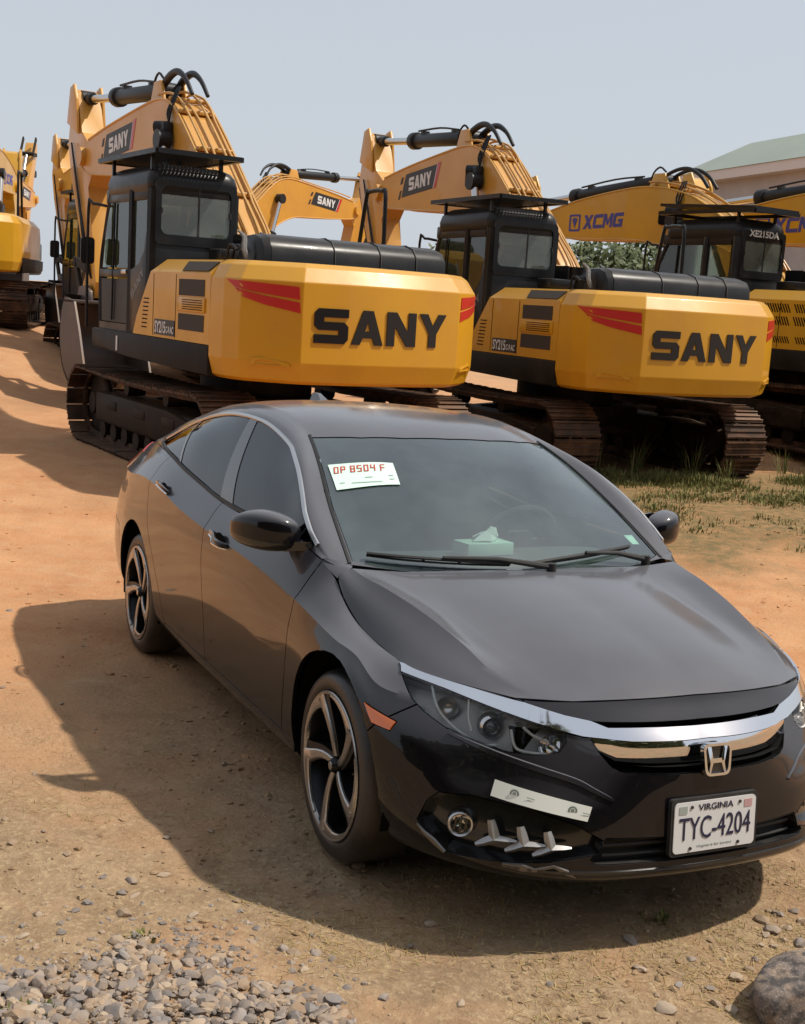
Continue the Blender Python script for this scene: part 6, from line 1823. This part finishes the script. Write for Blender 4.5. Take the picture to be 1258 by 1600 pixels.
# ------------------------------------------------------------------ dry grass, green weeds, litter of straw
def blade_mat(name, cols):
    m, nt, b = newmat(name); g = N(nt, 'ShaderNodeNewGeometry')
    nt.links.new(ramp(nt, g.outputs['Random Per Island'], cols), b.inputs['Base Color']); b.inputs['Roughness'].default_value = .8; b.inputs['Specular IOR Level'].default_value = .2
    return m
MAT['straw'] = blade_mat('dry_straw', [(0, (.42, .29, .13)), (.5, (.34, .22, .095)), (.8, (.50, .38, .19)), (1, (.20, .20, .06))])
MAT['weed'] = blade_mat('green_weed', [(0, (.085, .105, .03)), (.5, (.14, .15, .045)), (.85, (.30, .26, .10)), (1, (.42, .34, .16))])
def blade(bm, x, y, z, h, w_, lean, a):
    ca, sa = math.cos(a), math.sin(a); sx_, sy_ = -sa * w_, ca * w_; z -= .003
    bm.add(np.array([(x - sx_, y - sy_, z), (x + sx_, y + sy_, z), (x + ca * lean * .4 + sx_ * .7, y + sa * lean * .4 + sy_ * .7, z + h * .6), (x + ca * lean * .4 - sx_ * .7, y + sa * lean * .4 - sy_ * .7, z + h * .6), (x + ca * lean, y + sa * lean, z + h)]), [[0, 1, 2, 3], [3, 2, 4]])
bm = Soup(); rnd = random.Random(21)
for _ in range(34000):
    u = rnd.uniform(-60, 1320); v = rnd.uniform(1050, 1720)
    if rnd.random() > np.interp(v, [1050, 1250, 1400, 1720], [.12, .45, 1, 1]): continue
    x, y = px_ground(u, v)
    if mn.noise(Vector((x * 2.2, y * 2.2, 5))) < rnd.uniform(-.25, .25): continue
    if mn.noise(Vector((x * .7, y * .7, 2))) < -.25: continue
    z = gz(x, y); flat = rnd.random() < .75
    if flat: blade(bm, x, y, z + .004, rnd.uniform(.001, .008), rnd.uniform(.0008, .0016), rnd.uniform(.02, .06), rnd.uniform(0, 6.28))
    else: blade(bm, x, y, z, rnd.uniform(.01, .028), rnd.uniform(.0008, .0016), rnd.uniform(.005, .02), rnd.uniform(0, 6.28))
tag(bm.build('dry_grass', MAT['straw'], None), None, None, None, 'stuff')
bm = Soup()
def tuft(x, y, n, h, sp):
    z = gz(x, y)
    for _ in range(n): 
        a = rnd.uniform(0, 6.28); r = sp * rnd.random(); blade(bm, x + r * math.cos(a), y + r * math.sin(a), z, h * rnd.uniform(.5, 1.2), rnd.uniform(.003, .007), h * rnd.uniform(.1, .7), a + rnd.uniform(-.6, .6))
for _ in range(1900):
    u = rnd.uniform(900, 1400); v0 = np.interp(u, [900, 1000, 1258, 1400], [735, 745, 752, 757])
    v = v0 + abs(rnd.gauss(0, 1)) * 30
    x, y = px_ground(u, v)
    if mn.noise(Vector((x * 1.1, y * 1.1, 1))) < rnd.uniform(-.35, .25): continue
    tuft(x, y, rnd.randint(10, 22), rnd.uniform(.025, .09) * (1.5 if v < v0 + 12 else .7), .16)
for (u, v, n, h) in ((925, 735, 30, .5), (990, 740, 30, .35), (1080, 745, 34, .45), (1110, 735, 26, .5), (1135, 755, 26, .3), (20, 1588, 90, .03), (60, 1592, 60, .03), (1000, 730, 18, .5), (1225, 740, 24, .3), (225, 1465, 50, .02), (1030, 1440, 30, .025)):
    x, y = px_ground(u, v); tuft(x, y, n, h, .10 if v < 900 else .05)
for _ in range(260):
    x, y = rnd.uniform(-2.5, 6), rnd.uniform(14, 20); tuft(x, y, 8, .10, .2)
tag(bm.build('green_weeds', MAT['weed'], None), None, None, None, 'stuff')

# unseen wood behind the camera, added and heightened to darken reflections in the paint
bm = Soup(); rnd = random.Random(8)
for _ in range(15000):
    x = rnd.uniform(-34, 34); t = rnd.random(); y = -13 - 4 * rnd.random() - .004 * x * x; h = 10.5 + 2.5 * mn.noise(Vector((x * .16, 0, 3))) + 1.2 * mn.noise(Vector((x * .7, 0, 8))); z = h * t ** .85
    q = np.array([[rnd.gauss(0, 1) for _ in range(3)] for _ in range(4)]) * .55 + np.array((x, y, z)); bm.add(q, [[0, 1, 2], [0, 2, 3]])
tag(bm.build('unseen_woodland', MAT['leaf'], None), None, None, None, 'stuff')
# ------------------------------------------------------------------ light
w = D.worlds.new('World'); sc.world = w; w.use_nodes = True; nt = w.node_tree
bg = nt.nodes['Background']; sky = N(nt, 'ShaderNodeTexSky', sky_type='NISHITA')
sky.sun_disc = False; sky.sun_elevation = math.asin(SUN.z); sky.sun_rotation = math.atan2(SUN.x, SUN.y)
sky.air_density = 1.0; sky.dust_density = 3.5; sky.ozone_density = 1.5; sky.altitude = 0
tc = N(nt, 'ShaderNodeTexCoord'); sx = N(nt, 'ShaderNodeSeparateXYZ'); nt.links.new(tc.outputs['Generated'], sx.inputs[0])
# thin milky overcast: the blue sky washed towards an even pale grey-blue, stronger at the horizon
col = mixc(nt, mapr(nt, sx.outputs['Z'], -.05, .9, .88, .62), sky.outputs[0], (6.6, 7.1, 7.75))
nt.links.new(col, bg.inputs['Color']); bg.inputs['Strength'].default_value = 0.098
sl = D.lights.new('sun', 'SUN'); sl.energy = 4.3; sl.angle = math.radians(1.2); sl.color = (1.0, .93, .82)
so = D.objects.new('sun', sl); COL.objects.link(so); so.rotation_euler = (-SUN).to_track_quat('-Z', 'Y').to_euler(); so.location = (0, 0, 20)
sc.view_settings.view_transform = 'Standard'; sc.view_settings.look = 'None'; sc.view_settings.gamma = 1.0
sc.view_settings.exposure = 0.0
